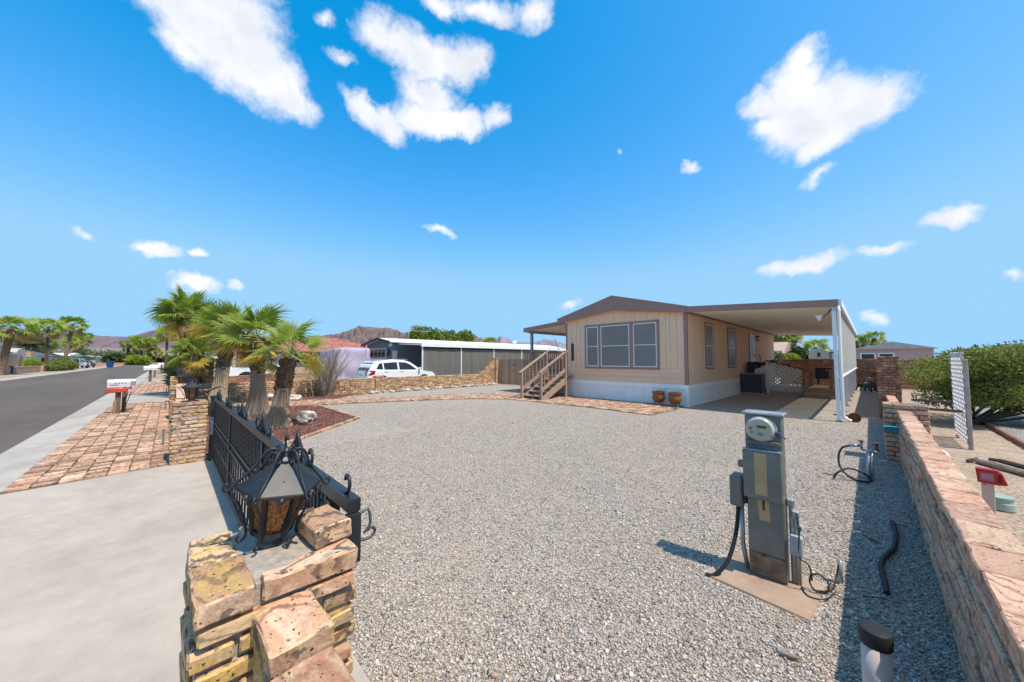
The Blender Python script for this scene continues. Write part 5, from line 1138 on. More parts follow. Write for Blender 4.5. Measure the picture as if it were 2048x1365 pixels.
# ================================================================ palms and shrubs
_fr = {}
def frond_mesh(kind, mat, L=1.0, nb=30, droop=.25, spread=115, seed=0):
    """fan leaf: petiole along +X and folded blades fanning from its end"""
    key = (kind, mat.name, seed)
    if key in _fr: return _fr[key]
    rnd = random.Random(seed*97+nb); m = MB(); pl = L*.62
    m.cur = 1; m.tube([(0, 0, 0), (pl*.5, 0, .02*L), (pl, 0, 0)], [.022*L, .016*L, .010*L], 5); m.cur = 0
    for i in range(nb):
        a = R(-spread+2*spread*i/(nb-1)); ln = L*(.62+.22*math.cos(a*.8))*rnd.uniform(.88, 1.05)
        da = R(2*spread/(nb-1))*.46; dirv = Vector((math.cos(a), math.sin(a), 0)); sd = Vector((-math.sin(a), math.cos(a), 0))
        def P(r, off, zz): return Vector((pl, 0, 0))+dirv*r+sd*off+Vector((0, 0, zz))
        dr = droop*rnd.uniform(.5, 1.5); cup = .10*L*abs(math.sin(a*.7)); tw = rnd.uniform(-.03, .03)*L
        r1, r2, r3, r4 = .03*L, ln*.5, ln*.8, ln; w1, w2, w3 = .004*L, math.tan(da)*r2, math.tan(da)*r2*.55
        z = lambda r: cup*(r/ln)-dr*L*.5*max(0, (r/ln-.35))**2*2
        f = .018*L
        vs = [P(r1, -w1, 0), P(r1, w1, 0), P(r2, -w2, z(r2)-f), P(r2, 0, z(r2)+f*.6), P(r2, w2, z(r2)-f), P(r3, -w3+tw, z(r3)-f*.5), P(r3, w3+tw, z(r3)-f*.5), P(r4, tw*2, z(r4)-dr*.08*L)]
        m.add(vs, [(0, 2, 3), (0, 3, 1), (1, 3, 4), (2, 5, 3), (3, 5, 6), (3, 6, 4), (5, 7, 6)])
    _fr[key] = m.mesh('frond', [mat, m_petiole]); return _fr[key]
def aim(dirv, roll=0.):
    d = Vector(dirv).normalized(); q = d.to_track_quat('X', 'Z'); return (q @ Euler((roll, 0, 0)).to_quaternion()).to_euler()
def palm(label, base, top, r_base, r_top, flare, crown, group, boots_from=.45, wind=(-.25, -.12, 0), L=1.05, nfr=26, dead=3, yellow=3, seed=1, name='fan_palm', young=6):
    rnd = random.Random(seed); base = Vector(base); top = Vector(top)
    t = thing(name, label, 'palm tree', base, group=group)
    H = top.z-base.z; m = MB(); N = 17; rows = 22; vs = []
    for j in range(rows):
        q = j/(rows-1); c = base.lerp(top, q)+Vector((0, 0, 0)); bend = math.sin(q*math.pi)*.04*H; c += Vector((bend*(1 if seed % 2 else -1), 0, 0))
        r = r_top+(r_base-r_top)*(1-min(1, q/boots_from))**2.3 if q < boots_from else r_top
        if q < .03: r *= 1.06
        for k in range(N*2):
            th = math.pi*k/N; rib = (1+.075*(1 if k % 2 else -1)*(1 if q < boots_from*1.02 else .3))
            vs.append(c+Vector((math.cos(th)*r*rib, math.sin(th)*r*rib, -.02 if j == 0 else 0)))
    n2 = N*2; fs = [(j*n2+k, j*n2+(k+1) % n2, (j+1)*n2+(k+1) % n2, (j+1)*n2+k) for j in range(rows-1) for k in range(n2)]
    m.add(vs, fs); m.mi = [0 if f[0]//n2 < rows*boots_from else 1 for f in m.f]
    m.build('trunk', [m_bark_g, m_bark], t, False)
    b = MB(); nb = int(H*(1-boots_from)*95)+24                             # old leaf bases
    for i in range(nb):
        q = boots_from*.96+(1.0-boots_from*.96)*i/nb; th = i*2.4; c = base.lerp(top, q)+Vector((math.sin(q*math.pi)*.04*H*(1 if seed % 2 else -1), 0, 0))
        o_ = Vector((math.cos(th), math.sin(th), 0)); r = r_top*rnd.uniform(.82, .95); wd = r_top*rnd.uniform(.28, .42); up_ = rnd.uniform(.07, .15); out = rnd.uniform(.03, .085)
        sd = Vector((-o_.y, o_.x, 0))*wd; p = c+o_*r
        b.add([p-sd, p+sd, p+sd*.5+o_*out+Vector((0, 0, up_)), p-sd*.5+o_*out+Vector((0, 0, up_)), p+o_*.01+Vector((0, 0, up_*.8))], [(0, 1, 2, 3), (3, 2, 4), (0, 3, 4), (1, 4, 2)])
    tag(b.build('leaf_bases', m_bark, t), kind='stuff')
    W = Vector(wind)
    for i in range(nfr):
        q = i/nfr; az = i*2.39996+seed; elv = R(78-118*q**.85)+rnd.uniform(-.12, .12)
        d = Vector((math.cos(az)*math.cos(elv), math.sin(az)*math.cos(elv), math.sin(elv)))+W*(.6+.5*q)
        mat = m_frond
        if i >= nfr-yellow: mat = m_frond_y
        k = i % 4; me = frond_mesh('m', mat, 1.0, 30, (.2, .45, .7, .35)[k], (118, 105, 125, 98)[k], k+1)
        s = L*(crown[0]+(crown[1]-crown[0])*rnd.random())*(1-.18*(q < .15)); p0 = top+Vector((0, 0, .12*(1-q)))+d.normalized()*r_top*.4
        plink('frond', me, t, p0, aim(d, rnd.uniform(-1.0, 1.0)+W.x*.6), (s, s, s))
    for i in range(dead):
        az = i*2.1+seed*2; d = Vector((math.cos(az)*.45, math.sin(az)*.45, -1))
        plink('dead_frond', frond_mesh('d', m_frond_d, 1.0, 24, .5, 80, 5), t, top+Vector((math.cos(az)*r_top, math.sin(az)*r_top, -.05)), aim(d, rnd.uniform(-.8, .8)), (L*.75,)*3)
    return t
GPF = 'fan palms in the front beds'
palm('young fan palm with a fluted flared trunk next to the pale round boulder', (-9.95, 1.9, 0), (-9.55, 2.02, 1.62), .31, .155, 1, (.85, 1.08), GPF, .52, (-.05, -.1, .12), .72, 12, 0, 3, 2)
palm('fan palm with a fluted base between the two other bed palms', (-12.85, 1.95, 0), (-12.65, 1.85, 2.22), .34, .17, 1, (.8, 1.05), GPF, .55, (-.3, -.2, .2), .84, 22, 3, 4, 5)
palm('leaning fan palm with smooth lower trunk next to the second lantern', (-15.5, 1.2, 0), (-15.45, 1.5, 2.6), .30, .18, 1, (.8, 1.05), GPF, .5, (-.35, -.3, .2), .84, 22, 3, 5, 8)
GPM = 'fan palms beyond the boundary wall'
palm('tall fan palm with bare reddish trunk beyond the boundary wall', (-21.2, .55, 0), (-21.2, .5, 3.55), .24, .17, 1, (.8, 1.0), GPM, .12, (-.45, -.35, .1), .95, 26, 4, 2, 3)
palm('tall fan palm with shaggy orange trunk beside the bare-trunked one', (-21.6, 1.0, 0), (-21.6, .98, 3.35), .24, .19, 1, (.8, 1.0), GPM, .10, (-.35, -.25, .2), .9, 24, 5, 4, 4)
palm('short fan palm sprouting low between the tall ones', (-20.6, .75, 0), (-20.6, .8, 1.75), .24, .19, 1, (.8, 1.0), GPM, .10, (-.2, -.2, .1), .85, 18, 2, 2, 6)
palm('short shaggy fan palm stump with drooping fronds at the wall corner', (-20.9, 1.25, 0), (-20.9, 1.25, 1.6), .26, .22, 1, (.8, 1.0), GPM, .10, (-.2, -.2, .1), .8, 12, 4, 3, 7)
# ---- far palms: trunk and one crown mesh each
def far_palm(label, base, H, cr, seed, group, lean=(0, 0), r=.22, feather=False, nfr=30, cat='palm tree'):
    rnd = random.Random(seed); t = thing('palm_tree', label, cat, base, group=group); base = Vector(base); top = base+Vector((lean[0], lean[1], H))
    MB().tube([base, base.lerp(top, .5)+Vector((lean[0]*.15, 0, 0)), top], [r*1.0, r*.75, r*.85], 9).build('trunk', m_bark, t)
    m = MB(); md = MB()
    for i in range(nfr):
        q = i/nfr; az = i*2.4+seed; elv = R(70-95*q) if feather else math.asin(max(-1, .98-1.75*q)); d = Vector((math.cos(az)*math.cos(elv), math.sin(az)*math.cos(elv), math.sin(elv)))
        sd = d.cross(Vector((0, 0, 1))).normalized(); upv = sd.cross(d); rl = 0 if feather else rnd.uniform(-1.2, 1.2); sd = sd*math.cos(rl)+upv*math.sin(rl)
        tgt = md if (q > .78 and not feather) else m
        if feather:
            Lr = cr*rnd.uniform(.85, 1.1); pts = [top+d*Lr*s+Vector((0, 0, -cr*.42*s*s)) for s in np.linspace(0, 1, 9)]
            for a, b in zip(pts[:-1], pts[1:]):
                for sg in (1, -1):
                    for k in (0., .33, .66):
                        p = a.lerp(b, k); tip = p+sd*sg*cr*.2+d*cr*.12-Vector((0, 0, cr*.06)); tgt.add([p, p+d*cr*.035, tip], [(0, 1, 2)])
        else:
            d2 = Vector((d.x, d.y, d.z*1.35)); c = top+d2*cr*(.3 if q < .2 else rnd.uniform(.4, .66)); nb = 13
            for k in range(nb):
                a = R(-105+210*k/(nb-1)); v = d*math.cos(a)+sd*math.sin(a); tip = c+v*cr*.46*rnd.uniform(.8, 1.15)-Vector((0, 0, cr*.22*rnd.random())); s2 = (sd*math.cos(a)-d*math.sin(a))*cr*.038
                mid = c+v*cr*.26; tgt.add([c, mid-s2, tip, mid+s2], [(0, 1, 2, 3)])
            tgt.add([top, top+upv*.03*cr, c], [(0, 1, 2)])
    m.build('crown', m_leaf_grey if feather else m_frond, t)
    if len(md.v): md.build('dead_skirt', m_frond_d, t)
    return t
LP = 'palms across the street'
far_palm('thick-trunked palm across the street with yellowing skirt', (-62.3, -12.3, 0), 4.9, 1.9, 1, LP, (.1, .55), .36)
far_palm('slim straight palm across the street', (-86.3, -13.1, 0), 6.5, 2.0, 2, LP, (.1, 0), .2)
far_palm('leaning palm across the street beside the slim straight one', (-95, -12.7, 0), 7.6, 2.3, 3, LP, (-1.5, .55), .3)
far_palm('broad feathery date palm behind the houses across the street', (-128, -22, 0), 5.0, 6.2, 4, None, (0, 0), .4, True, 44)
far_palm('small palm between the date palm and the slim palm', (-128.7, -20, 0), 5.2, 2.4, 5, LP, (0, 0), .25)
far_palm('distant palm behind the white pickup', (-159, -20, 0), 6.4, 2.6, 6, LP, (.2, 0), .3)
far_palm('second distant palm behind the white pickup', (-174.6, -20, 0), 8.2, 3.0, 7, LP, (.2, .3), .3)
far_palm('grey feathery palm behind the white roofed building', (-171, -20, 0), 3.0, 5.2, 8, None, (0, 0), .35, True, 36)
EP = 'palms at the end of the street'
for k, (x, y, h, c, lb) in enumerate(((-170, -9.6, 6.6, 2.4, 'lone thin palm standing before the mountains at the street end'), (-168, -7.6, 7.8, 2.6, 'taller palm in the clump at the street end'), (-165, -6.4, 6.2, 2.8, 'full palm in the middle of the street end clump'), (-165, -4.8, 6.8, 3, 'palm with a thick pale trunk in the street end clump'), (-165, -3.2, 4.2, 2.4, 'low palm on the edge of the street end clump'), (-66, -.25, 5.1, 1.5, 'slender palm beyond the far mailboxes'), (-75, 1.2, 5.6, 1.5, 'slender palm half hidden by the front yard palms'))):
    far_palm(lb, (x, y, 0), h, c, 20+k, EP, (0, 0), .18 if x > -100 else .5)
BP = 'palms behind the rear wall'
for k, (x, y, h, c, lb) in enumerate(((-7.4, 50, 5.2, 1.3, 'palm with hanging brown skirt seen past the house corner'), (-6.8, 50, 5.2, 1.3, 'middle palm of the brown-skirted row past the house corner'), (-6.2, 51, 5.3, 1.3, 'last palm of the brown-skirted row past the house corner'), (-3.9, 48, 3.7, 1.35, 'stubby palm rising over the cream trailer'), (.45, 60, 5.0, 1.3, 'palm rising over the pink gabled house'), (-1.1, 60, 4.7, 1.2, 'palm partly hidden by the carport panels'))):
    far_palm(lb, (x, y, 0), h-.9, c*1.05, 40+k, BP, (0, 0), .3)
    if k < 3:
        o = MB().lathe([(.1, h-2.6), (.42, h-2.1), (.5, h-1.5), (.3, h-1.0)], 10, (x, y, 0)).build('dead_skirt', m_frond_d); tag(o, 'brown hanging dead skirt on a palm past the house corner', 'palm skirt', 'palm skirts')
        par = [q for q in C.objects if q.get('label') == lb][0]; o.parent = par; o.location = -Vector(par.location)
        for kk in ('label', 'category', 'group'): del o[kk]
far_palm('distant palm top seen over the grey neighbour roof', (-60, 52, 0), 5.2, 2.2, 71, None, (0, 0), .3)
# ---- leafy masses --------------------------------------------------------------------------
def leaf_cloud(n, blobs, size, shell=.55, elong=2., flat=.0, seed=0):
    r = np.random.default_rng(seed); wts = np.array([b[3]*b[4]*b[5] for b in blobs])**.8; ch = r.choice(len(blobs), n, p=wts/wts.sum())
    B = np.array(blobs)[ch]; d = r.normal(size=(n, 3)); d /= np.linalg.norm(d, axis=1)[:, None]
    rad = shell+(1-shell)*r.random(n)**.6; rad *= 1+.10*np.sin(d[:, 0]*9+d[:, 1]*7+ch)*np.cos(d[:, 2]*8)
    c = B[:, :3]+d*rad[:, None]*B[:, 3:6]; c += r.normal(0, size*.7, (n, 3))
    u = r.normal(size=(n, 3)); u[:, 2] = u[:, 2]*.8+.35; u /= np.linalg.norm(u, axis=1)[:, None]; v = np.cross(u, r.normal(size=(n, 3))); v /= np.linalg.norm(v, axis=1)[:, None]
    s = size*r.uniform(.6, 1.4, n)[:, None]; V = np.stack([c-v*s*.5, c+u*s*elong*.5+v*s*.1, c+v*s*.5, c-u*s*elong*.5], 1)
    return V.reshape(-1, 3), np.arange(n*4).reshape(n, 4)
def bush(name, label, cat, loc, n, blobs, size, mat, stems=8, group=None, stem_mat=None, seed=0, elong=2., shell=.55, sh=.6):
    t = thing(name, label, cat, loc, group=group); V, F = leaf_cloud(n, [(b[0]-loc[0], b[1]-loc[1], b[2]-loc[2], *b[3:]) for b in blobs], size, shell, elong, seed=seed)
    V[:, 2] = np.maximum(V[:, 2], .02)
    link('foliage', np_mesh('foliage', V, F, mat), t)
    rnd = random.Random(seed); m = MB()
    for k in range(stems):
        b = blobs[k % len(blobs)]; tgt = Vector((b[0]+rnd.uniform(-.6, .6)*b[3], b[1]+rnd.uniform(-.6, .6)*b[4], b[2]+rnd.uniform(-.1, .4)*b[5])); s = Vector(loc)+Vector((rnd.uniform(-.1, .1), rnd.uniform(-.1, .1), -.02))
        mid = s.lerp(tgt, .5)+Vector((rnd.uniform(-.1, .1), rnd.uniform(-.1, .1), -.1)); m.tube(curve_pts([s, mid, tgt], 4), [.05*sh*(1-.08*i) for i in range(9)], 6)
    m.build('stem', stem_mat or m_stemdark, t); return t
rb = []
rr = random.Random(3)
for k in range(34):
    x = rr.uniform(1.15, 5.0); y = rr.uniform(13.6, 17.0)+ (x-1)*.2; z = rr.uniform(.95, 1.72)-(0 if x > 1.6 else .1); rb.append((x, y, z, rr.uniform(.45, .75), rr.uniform(.45, .75), rr.uniform(.28, .42)))
for k in range(12): rb.append((rr.uniform(1.2, 3.5), rr.uniform(13.6, 15.), rr.uniform(.6, .9), .5, .5, .35))
bush('desert_bush', 'wide dense green desert shrub behind the lattice trellis', 'bush', (1.7, 14.6, -.03), 52000, rb, .032, m_leaf_bush, 14, seed=4, elong=2.6, shell=.35, sh=.8)
hb = [(-36+rr.uniform(-1, 1), y+rr.uniform(-.2, .2), 3.2+rr.uniform(-.2, .5), 1.6, 1.0, 1.9) for y in np.linspace(20.2, 27.2, 12)]
bush('hedge_tree', 'clipped lime green tree rising above the neighbour roof', 'tree', (-36, 23.7, 0), 15000, hb, .17, m_leaf_hedge, 8, seed=5, elong=1.8, sh=3)
bush('round_tree', 'dark rounded tree behind the rear wall', 'tree', (-5.2, 46, 0), 6000, [(-5.2, 46, 1.9, .75, .9, 1.1), (-4.9, 46, 1.6, .6, .8, .8)], .09, m_leaf_dark, 4, seed=6)
bush('round_shrub', 'bright lime shrub behind the rear wall beside the dark tree', 'bush', (-5.3, 42, 0), 5000, [(-5.2, 42, 1.6, .65, .6, .6), (-4.9, 42, 1.4, .5, .5, .5)], .08, m_leaf_lime, 4, seed=7)
bush('yard_shrub', 'pale green shrub at the corner of the house behind the rear wall', 'bush', (-5.9, 40, 0), 2500, [(-5.9, 40, 1.5, .5, .5, .9)], .1, m_leaf_grey, 4, seed=8)
bush('roadside_shrub', 'low olive shrub at the foot of the slim palm across the street', 'bush', (-86, -11.6, 0), 6000, [(-82, -11.6, .8, 3.2, 1., .8), (-87, -11.6, 1., 3.6, 1.1, 1.), (-91, -11.6, .8, 2.6, 1., .7)], .14, m_leaf_bush, 8, seed=9)
bush('yellow_shrub', 'small yellow flowering shrub behind the low wall across the street', 'bush', (-82, -13.6, 0), 1600, [(-82, -13.6, 1., 1.4, .7, .8)], .12, m_leaf_lime, 4, seed=10)
EB = 'shrubs at the street end'
for k, (x, y, rx, rz, mt_, lb) in enumerate(((-168, -10.6, 4, 3.2, m_leaf_dark, 'dark mounded shrubbery left of the street end palms'), (-161, -6.8, 2.6, 2.6, m_leaf_lime, 'bright green bushes under the street end palms'), (-168, -2, 3, 2.6, m_leaf_dark, 'dark hedge right of the street end palms'), (-195, -17, 14, 5.0, m_leaf_grey, 'hazy grey green trees behind the street end'))):
    bush('street_end_shrub', lb, 'bush', (x, y, 0), 5000, [(x, y+q*rx*.5, rz*.5, 3, rx*.45, rz*.5) for q in (-1, -.3, .4, 1)], .42, mt_, 6, EB, seed=30+k, sh=4)
bush('lot_tree', 'feathery green tree behind the white jeep', 'tree', (-48, 9, 0), 6000, [(-48, 8.3, 2.4, 2., 2., 1.7), (-47, 10.5, 2.2, 2, 2, 1.4), (-49, 6.5, 1.8, 2, 1.6, 1.3)], .17, m_leaf_grey, 6, seed=41, sh=2)
bush('agave_clump', 'grey spiky plant against the front wall past the lanterns', 'plant', (-22.5, .5, 0), 900, [(-22.5, .5, .9, .5, .4, .5)], .16, m_leaf_grey, 10, seed=42, elong=4)
t = thing('scrub', 'x', 'scrub'); bpy.data.objects.remove(t)
rs = np.random.default_rng(77); VV = []; FF = []; nb = 0
for k in range(420):                                                    # desert scrub on the plain
    a = R(rs.uniform(60, 112)); d = rs.uniform(230, 1500); x, y = -math.sin(a)*d, math.cos(a)*d; s = rs.uniform(1.2, 3.2)
    V, F = leaf_cloud(26, [(x, y, s*.3, s, s, s*.5)], s*.3, .4, 1.5, seed=k); V[:, 2] = np.maximum(V[:, 2], -.05); VV.append(V); FF.append(F+nb); nb += len(V)
tag(link('scrub', np_mesh('scrub', np.concatenate(VV), np.concatenate(FF), m_leaf_grey)), 'scattered grey green scrub on the desert plain', 'scrub', kind='stuff')
# ---- dry shrub by the wall: many arching bare canes
def cane_shrub(name, label, loc, n, H, spread, mat, seed, r0=.012, nodes=True):
    t = thing(name, label, 'shrub', loc); rnd = random.Random(seed)
    for i in range(n):
        a = rnd.uniform(0, 6.283); s = rnd.uniform(.15, 1)*spread; h = H*rnd.uniform(.55, 1)*(1-.25*(s/spread)); p0 = Vector(loc)+Vector((math.cos(a)*.14*rnd.random(), math.sin(a)*.14*rnd.random(), -.02))
        p2 = Vector(loc)+Vector((math.cos(a)*s, math.sin(a)*s, h)); p1 = p0.lerp(p2, .5)+Vector((-math.cos(a)*s*.12, -math.sin(a)*s*.12, .08)); m = MB()
        pts = curve_pts([p0, p1, p2], 5); m.tube(pts, [r0*(1-.065*j) for j in range(len(pts))], 5)
        for k in range(3):
            q = rnd.randint(4, len(pts)-2); b = pts[q]; e = b+Vector((rnd.uniform(-.1, .1), rnd.uniform(-.1, .1), rnd.uniform(.1, .28))); m.tube([b, e], [r0*.5, r0*.25], 4)
        m.build('cane', mat, t)
    return t
cane_shrub('dry_shrub', 'large bare grey shrub of arching canes against the tan wall', (-16.55, 4.95, 0), 130, 2.6, 1.2, m_twig, 5, .017)
for k, (x, y, h) in enumerate(((-16.85, 3.55, .8), (-16.9, 4.05, .85), (-16.9, 4.35, .8))): cane_shrub('thorny_stems', 'thin dark leafless stems against the tan wall, %s' % ('nearest the leaning palms', 'in the middle of three clumps', 'nearest the big dry shrub')[k], (x, y, 0), 9, h, .28, m_stemdark, 60+k, .011)
cane_shrub('dry_grass', 'small tuft of dry grass at the foot of the fluted young palm', (-9.95, 1.5, 0), 40, .5, .25, m_twig, 71, .005)
for k, (pts, r) in enumerate((([(-13.2, .9, .03), (-13.0, .85, .35), (-12.6, .7, .75), (-12.2, .75, .80)], .05), ([(-12.8, .8, .6), (-12.6, .55, .85), (-12.9, .5, 1.0)], .035), ([(-12.5, .75, .75), (-12.1, 1.0, .9), (-11.8, 1.1, .85)], .035))):
    if k == 0: dw = thing('driftwood', 'bleached twisted driftwood trunk leaning by the front wall', 'driftwood', (-13, .8, 0))
    MB().tube(curve_pts(pts, 5), [r*(1-.04*i) for i in range(len(pts)*5-4)], 7).build('limb', m_twig, dw, True)
# ================================================================ vehicles
m_carw = pm('car_white', (.80, .80, .80), .25, 0, .02, 2, 0., coat=.8); m_tint = glassmat('tinted_glass', (.012, .02, .022)); m_tyre = pm('tyre', (.02, .02, .02), .85); m_rim = pm('alloy', (.45, .45, .46), .35, .7, .1)
m_lamp_r = pm('tail_lamp', (.30, .012, .012), .2, coat=.5); m_carbk = pm('car_black_trim', (.02, .02, .022), .5)
def car(name, label, cat, loc, rz, L, W, lower, cabin, wheels, wr, paint, wins, cab_in=.14, tail=None, extra=None):
    """lower/cabin: side outlines (x forward, z); wins: side window outlines"""
    t = thing(name, label, cat, loc, rz, local=True)
    m = MB(); n = len(lower); st = [(-W/2, .96), (-W/2+.06, 1.0), (W/2-.06, 1.0), (W/2, .96)]; cx = sum(p[0] for p in lower)/n; cz_ = sum(p[1] for p in lower)/n
    vs = []
    for y, s in st: vs += [(cx+(x-cx)*(.985+.015*(s == 1)), y, cz_+(z-cz_)*s) for x, z in lower]
    fs = [tuple(range(n)), tuple(reversed(range(3*n, 4*n)))]
    for k in range(3): fs += [(k*n+(i+1) % n, k*n+i, (k+1)*n+i, (k+1)*n+(i+1) % n) for i in range(n)]
    m.add(vs, fs); body = m.build('body', paint, t, False, False)
    zb, zt = min(p[1] for p in cabin), max(p[1] for p in cabin)
    def yw(z): return W/2-.03-cab_in*(z-zb)/(zt-zb)
    n = len(cabin); m = MB(); vs = [(x, -yw(z), z) for x, z in cabin]+[(x, yw(z), z) for x, z in cabin]
    m.add(vs, [tuple(range(n)), tuple(reversed(range(n, 2*n)))]+[((i+1) % n, i, n+i, n+(i+1) % n) for i in range(n)]); m.build('cabin', paint, t, False, False)
    for wn in wins:
        for sg in (-1, 1): q = [(x, sg*(yw(z)+.006), z) for x, z in wn]; MB().quad(*(q if sg < 0 else list(reversed(q)))).build('side_window', m_tint, t, False, False)
    # front and rear glass: the longest sloping cabin edges
    for nm, (a, b) in (('windscreen', extra['front']), ('rear_window', extra['rear'])):
        (xa, za), (xb, zb_) = a, b; o_ = .012 if nm == 'windscreen' else -.012
        q = [(xa+o_, -yw(za)+.07, za), (xa+o_, yw(za)-.07, za), (xb+o_, yw(zb_)-.08, zb_), (xb+o_, -yw(zb_)+.08, zb_)]; MB().quad(*(q if nm == 'windscreen' else list(reversed(q)))).build(nm, m_tint, t, False, False)
    for x in wheels:
        for sg in (-1, 1):
            w1 = MB().lathe([(wr*.62, -.10), (wr*.95, -.10), (wr, -.07), (wr, .07), (wr*.95, .10), (wr*.62, .10)], 24, (x, sg*(W/2-.10), wr), 'Y').build('wheel', m_tyre, t, False, False); MB().lathe([(0, -.104), (wr*.3, -.104), (wr*.63, -.08), (wr*.63, .08), (wr*.3, .104), (0, .104)], 18, (x, sg*(W/2-.10), wr), 'Y').build('rim', m_rim, w1, False, False)
            MB().lathe([(wr*1.13, -.02), (wr*1.13, .02), (.0, .021)], 20, (x, sg*(W/2-.014), wr+.02), 'Y').build('wheel_arch', m_carbk, t, False, False)
    return t
suv = car('parked_suv', 'white compact suv parked behind the low tan wall', 'car', (-19.75, 9.75, 0), math.pi/2, 4.25, 1.78,
    [(-2.1, .35), (-2.12, .62), (-2.08, .95), (-1.0, 1.0), (1.05, .98), (1.9, .86), (2.08, .7), (2.1, .35), (1.7, .25), (-1.8, .25)],
    [(-2.05, .95), (-1.86, 1.30), (-1.62, 1.52), (-.7, 1.62), (.05, 1.58), (.45, 1.45), (1.15, .97)], (-1.28, 1.3), .34, m_carw,
    [[(-1.62, 1.08), (-1.45, 1.38), (-1.28, 1.42), (-1.22, 1.06)], [(-1.15, 1.05), (-1.2, 1.42), (-.4, 1.47), (-.36, 1.04)], [(-.26, 1.03), (-.3, 1.47), (.15, 1.44), (.42, 1.32), (.85, 1.02)]],
    extra={'front': ((1.08, 1.02), (.5, 1.42)), 'rear': ((-2.03, 1.02), (-1.72, 1.44))})
for sg in (-1, 1):
    MB().add([(-2.07, sg*.895, .72), (-1.72, sg*.897, .80), (-1.68, sg*.897, 1.0), (-1.98, sg*.88, 1.02), (-2.135, sg*.6, .74), (-2.10, sg*.6, 1.0)], [(0, 1, 2, 3), (0, 3, 5, 4)] if sg < 0 else [(3, 2, 1, 0), (4, 5, 3, 0)]).build('tail_lamp', m_lamp_r, suv, False, False)
    MB().cbox((.95, sg*.98, 1.08), (.12, .2, .15), .04).build('mirror', m_carw, suv, False, False); MB().bx(-1.5, .3, sg*.66-.02, sg*.66+.02, 1.60, 1.645).build('roof_rail', m_steel, suv, False, False)
    for x in (-1.05, -.15): MB().cbox((x, sg*.895, .93), (.2, .025, .03), .008).build('door_handle', m_rim, suv, False, False)
MB().bx(-2.135, -2.12, -.25, .25, .70, .82).build('number_plate', m_mailw, suv, False, False)
jeep = car('parked_jeep', 'white boxy jeep parked in the neighbouring yard behind the palms', 'car', (-28.2, 2.3, 0), math.pi/2-.12, 4.2, 1.8,
    [(-2.0, .5), (-2.0, 1.12), (.55, 1.12), (1.85, 1.08), (1.95, .75), (1.95, .5)], [(-1.98, 1.1), (-1.9, 1.78), (.25, 1.80), (.6, 1.1)], (-1.25, 1.3), .40, m_carw,
    [[(-1.85, 1.2), (-1.8, 1.66), (-1.05, 1.68), (-1.05, 1.2)], [(-.95, 1.2), (-.95, 1.68), (-.3, 1.68), (-.3, 1.2)], [(-.2, 1.2), (-.2, 1.68), (.18, 1.68), (.4, 1.2)]], .05, extra={'front': ((.58, 1.15), (.27, 1.74)), 'rear': ((-1.99, 1.18), (-1.93, 1.7))})
truck = car('pickup_truck', 'white pickup truck parked on the far drive across the street', 'truck', (-101.5, -12.2, 0), R(168), 5.8, 1.95,
    [(-2.9, .5), (-2.9, 1.05), (.9, 1.05), (2.6, 1.0), (2.85, .85), (2.9, .5)], [(-1.0, 1.03), (-.9, 1.78), (.75, 1.80), (1.35, 1.03)], (-1.85, 1.85), .42, m_carw,
    [[(-.85, 1.12), (-.8, 1.66), (-.1, 1.68), (-.1, 1.12)], [(0, 1.12), (0, 1.68), (.7, 1.68), (1.1, 1.12)]], extra={'front': ((1.3, 1.1), (.8, 1.74)), 'rear': ((-.99, 1.1), (-.93, 1.7))})
MB().bx(-2.86, -1.05, -.85, .85, 1.02, 1.06).build('bed', m_carbk, truck, False, False)
red = car('parked_car', 'dark red car parked beyond the white pickup', 'car', (-111, -12.0, 0), R(170), 4.2, 1.7, [(-2, .4), (-2, .9), (1.2, .9), (2, .8), (2.05, .4)], [(-1.6, .88), (-1.1, 1.38), (.3, 1.4), (1, .88)], (-1.25, 1.25), .33, pm('maroon', (.10, .02, .03), .3), [[(-1.2, .95), (-.95, 1.3), (.2, 1.3), (.7, .95)]], extra={'front': ((.95, .93), (.35, 1.36)), 'rear': ((-1.55, .93), (-1.13, 1.34))})
# covered trailer: a cloth sagging over a box body
tr = thing('covered_trailer', 'travel trailer under a wrinkled lavender cover behind the white car', 'trailer', (-24, 8.5, 0))
from mathutils import noise as mn
m = MB(); nu, nv = 60, 26; vs = []
for j in range(nv):
    q = j/(nv-1)
    for i in range(nu):
        a = 2*math.pi*i/nu; cx_, sy_ = math.cos(a), math.sin(a); e = .32
        ux = math.copysign(abs(cx_)**e, cx_); uy = math.copysign(abs(sy_)**e, sy_)
        zz = 2.62*min(1, q*1.35)
        sc = 1.0 if q < .62 else max(.0, 1-((q-.62)/.38)**2.4)
        fl = 1+.05*(1-q)**2
        fold = (.05*math.sin(a*17+q*5)+.16*mn.noise(Vector((a*2.4, q*2.5, 3)))+.09*mn.noise(Vector((a*6, q*5+a*2, 9))))*(1 if q < .8 else .3)
        x = (1.75*ux*fl+ux*fold)*sc; y = (1.05*uy*fl+uy*fold)*sc
        top = .16*(ux+1)*.5
        vs.append((-24.0+x, 8.2+y, .42+zz*(2.25-.16+top-.42+.1)/2.62*1.0+.04*mn.noise(Vector((a*3, q*4, 1)))*(q < .8)))
m.add(vs, [(j*nu+i, j*nu+(i+1) % nu, (j+1)*nu+(i+1) % nu, (j+1)*nu+i) for j in range(nv-1) for i in range(nu)]); m.build('cover', pm('lavender_cloth', (.42, .36, .47), .8, var=.08, scale=2, bump=.2, bscale=30), tr, True)
for x in (-24.9, -23.2):
    for y in (7.4, 9.0): MB().lathe([(0, -.1), (.3, -.1), (.32, 0), (.3, .1), (0, .1)], 18, (x, y, .3), 'Y').build('wheel', m_tyre, tr)
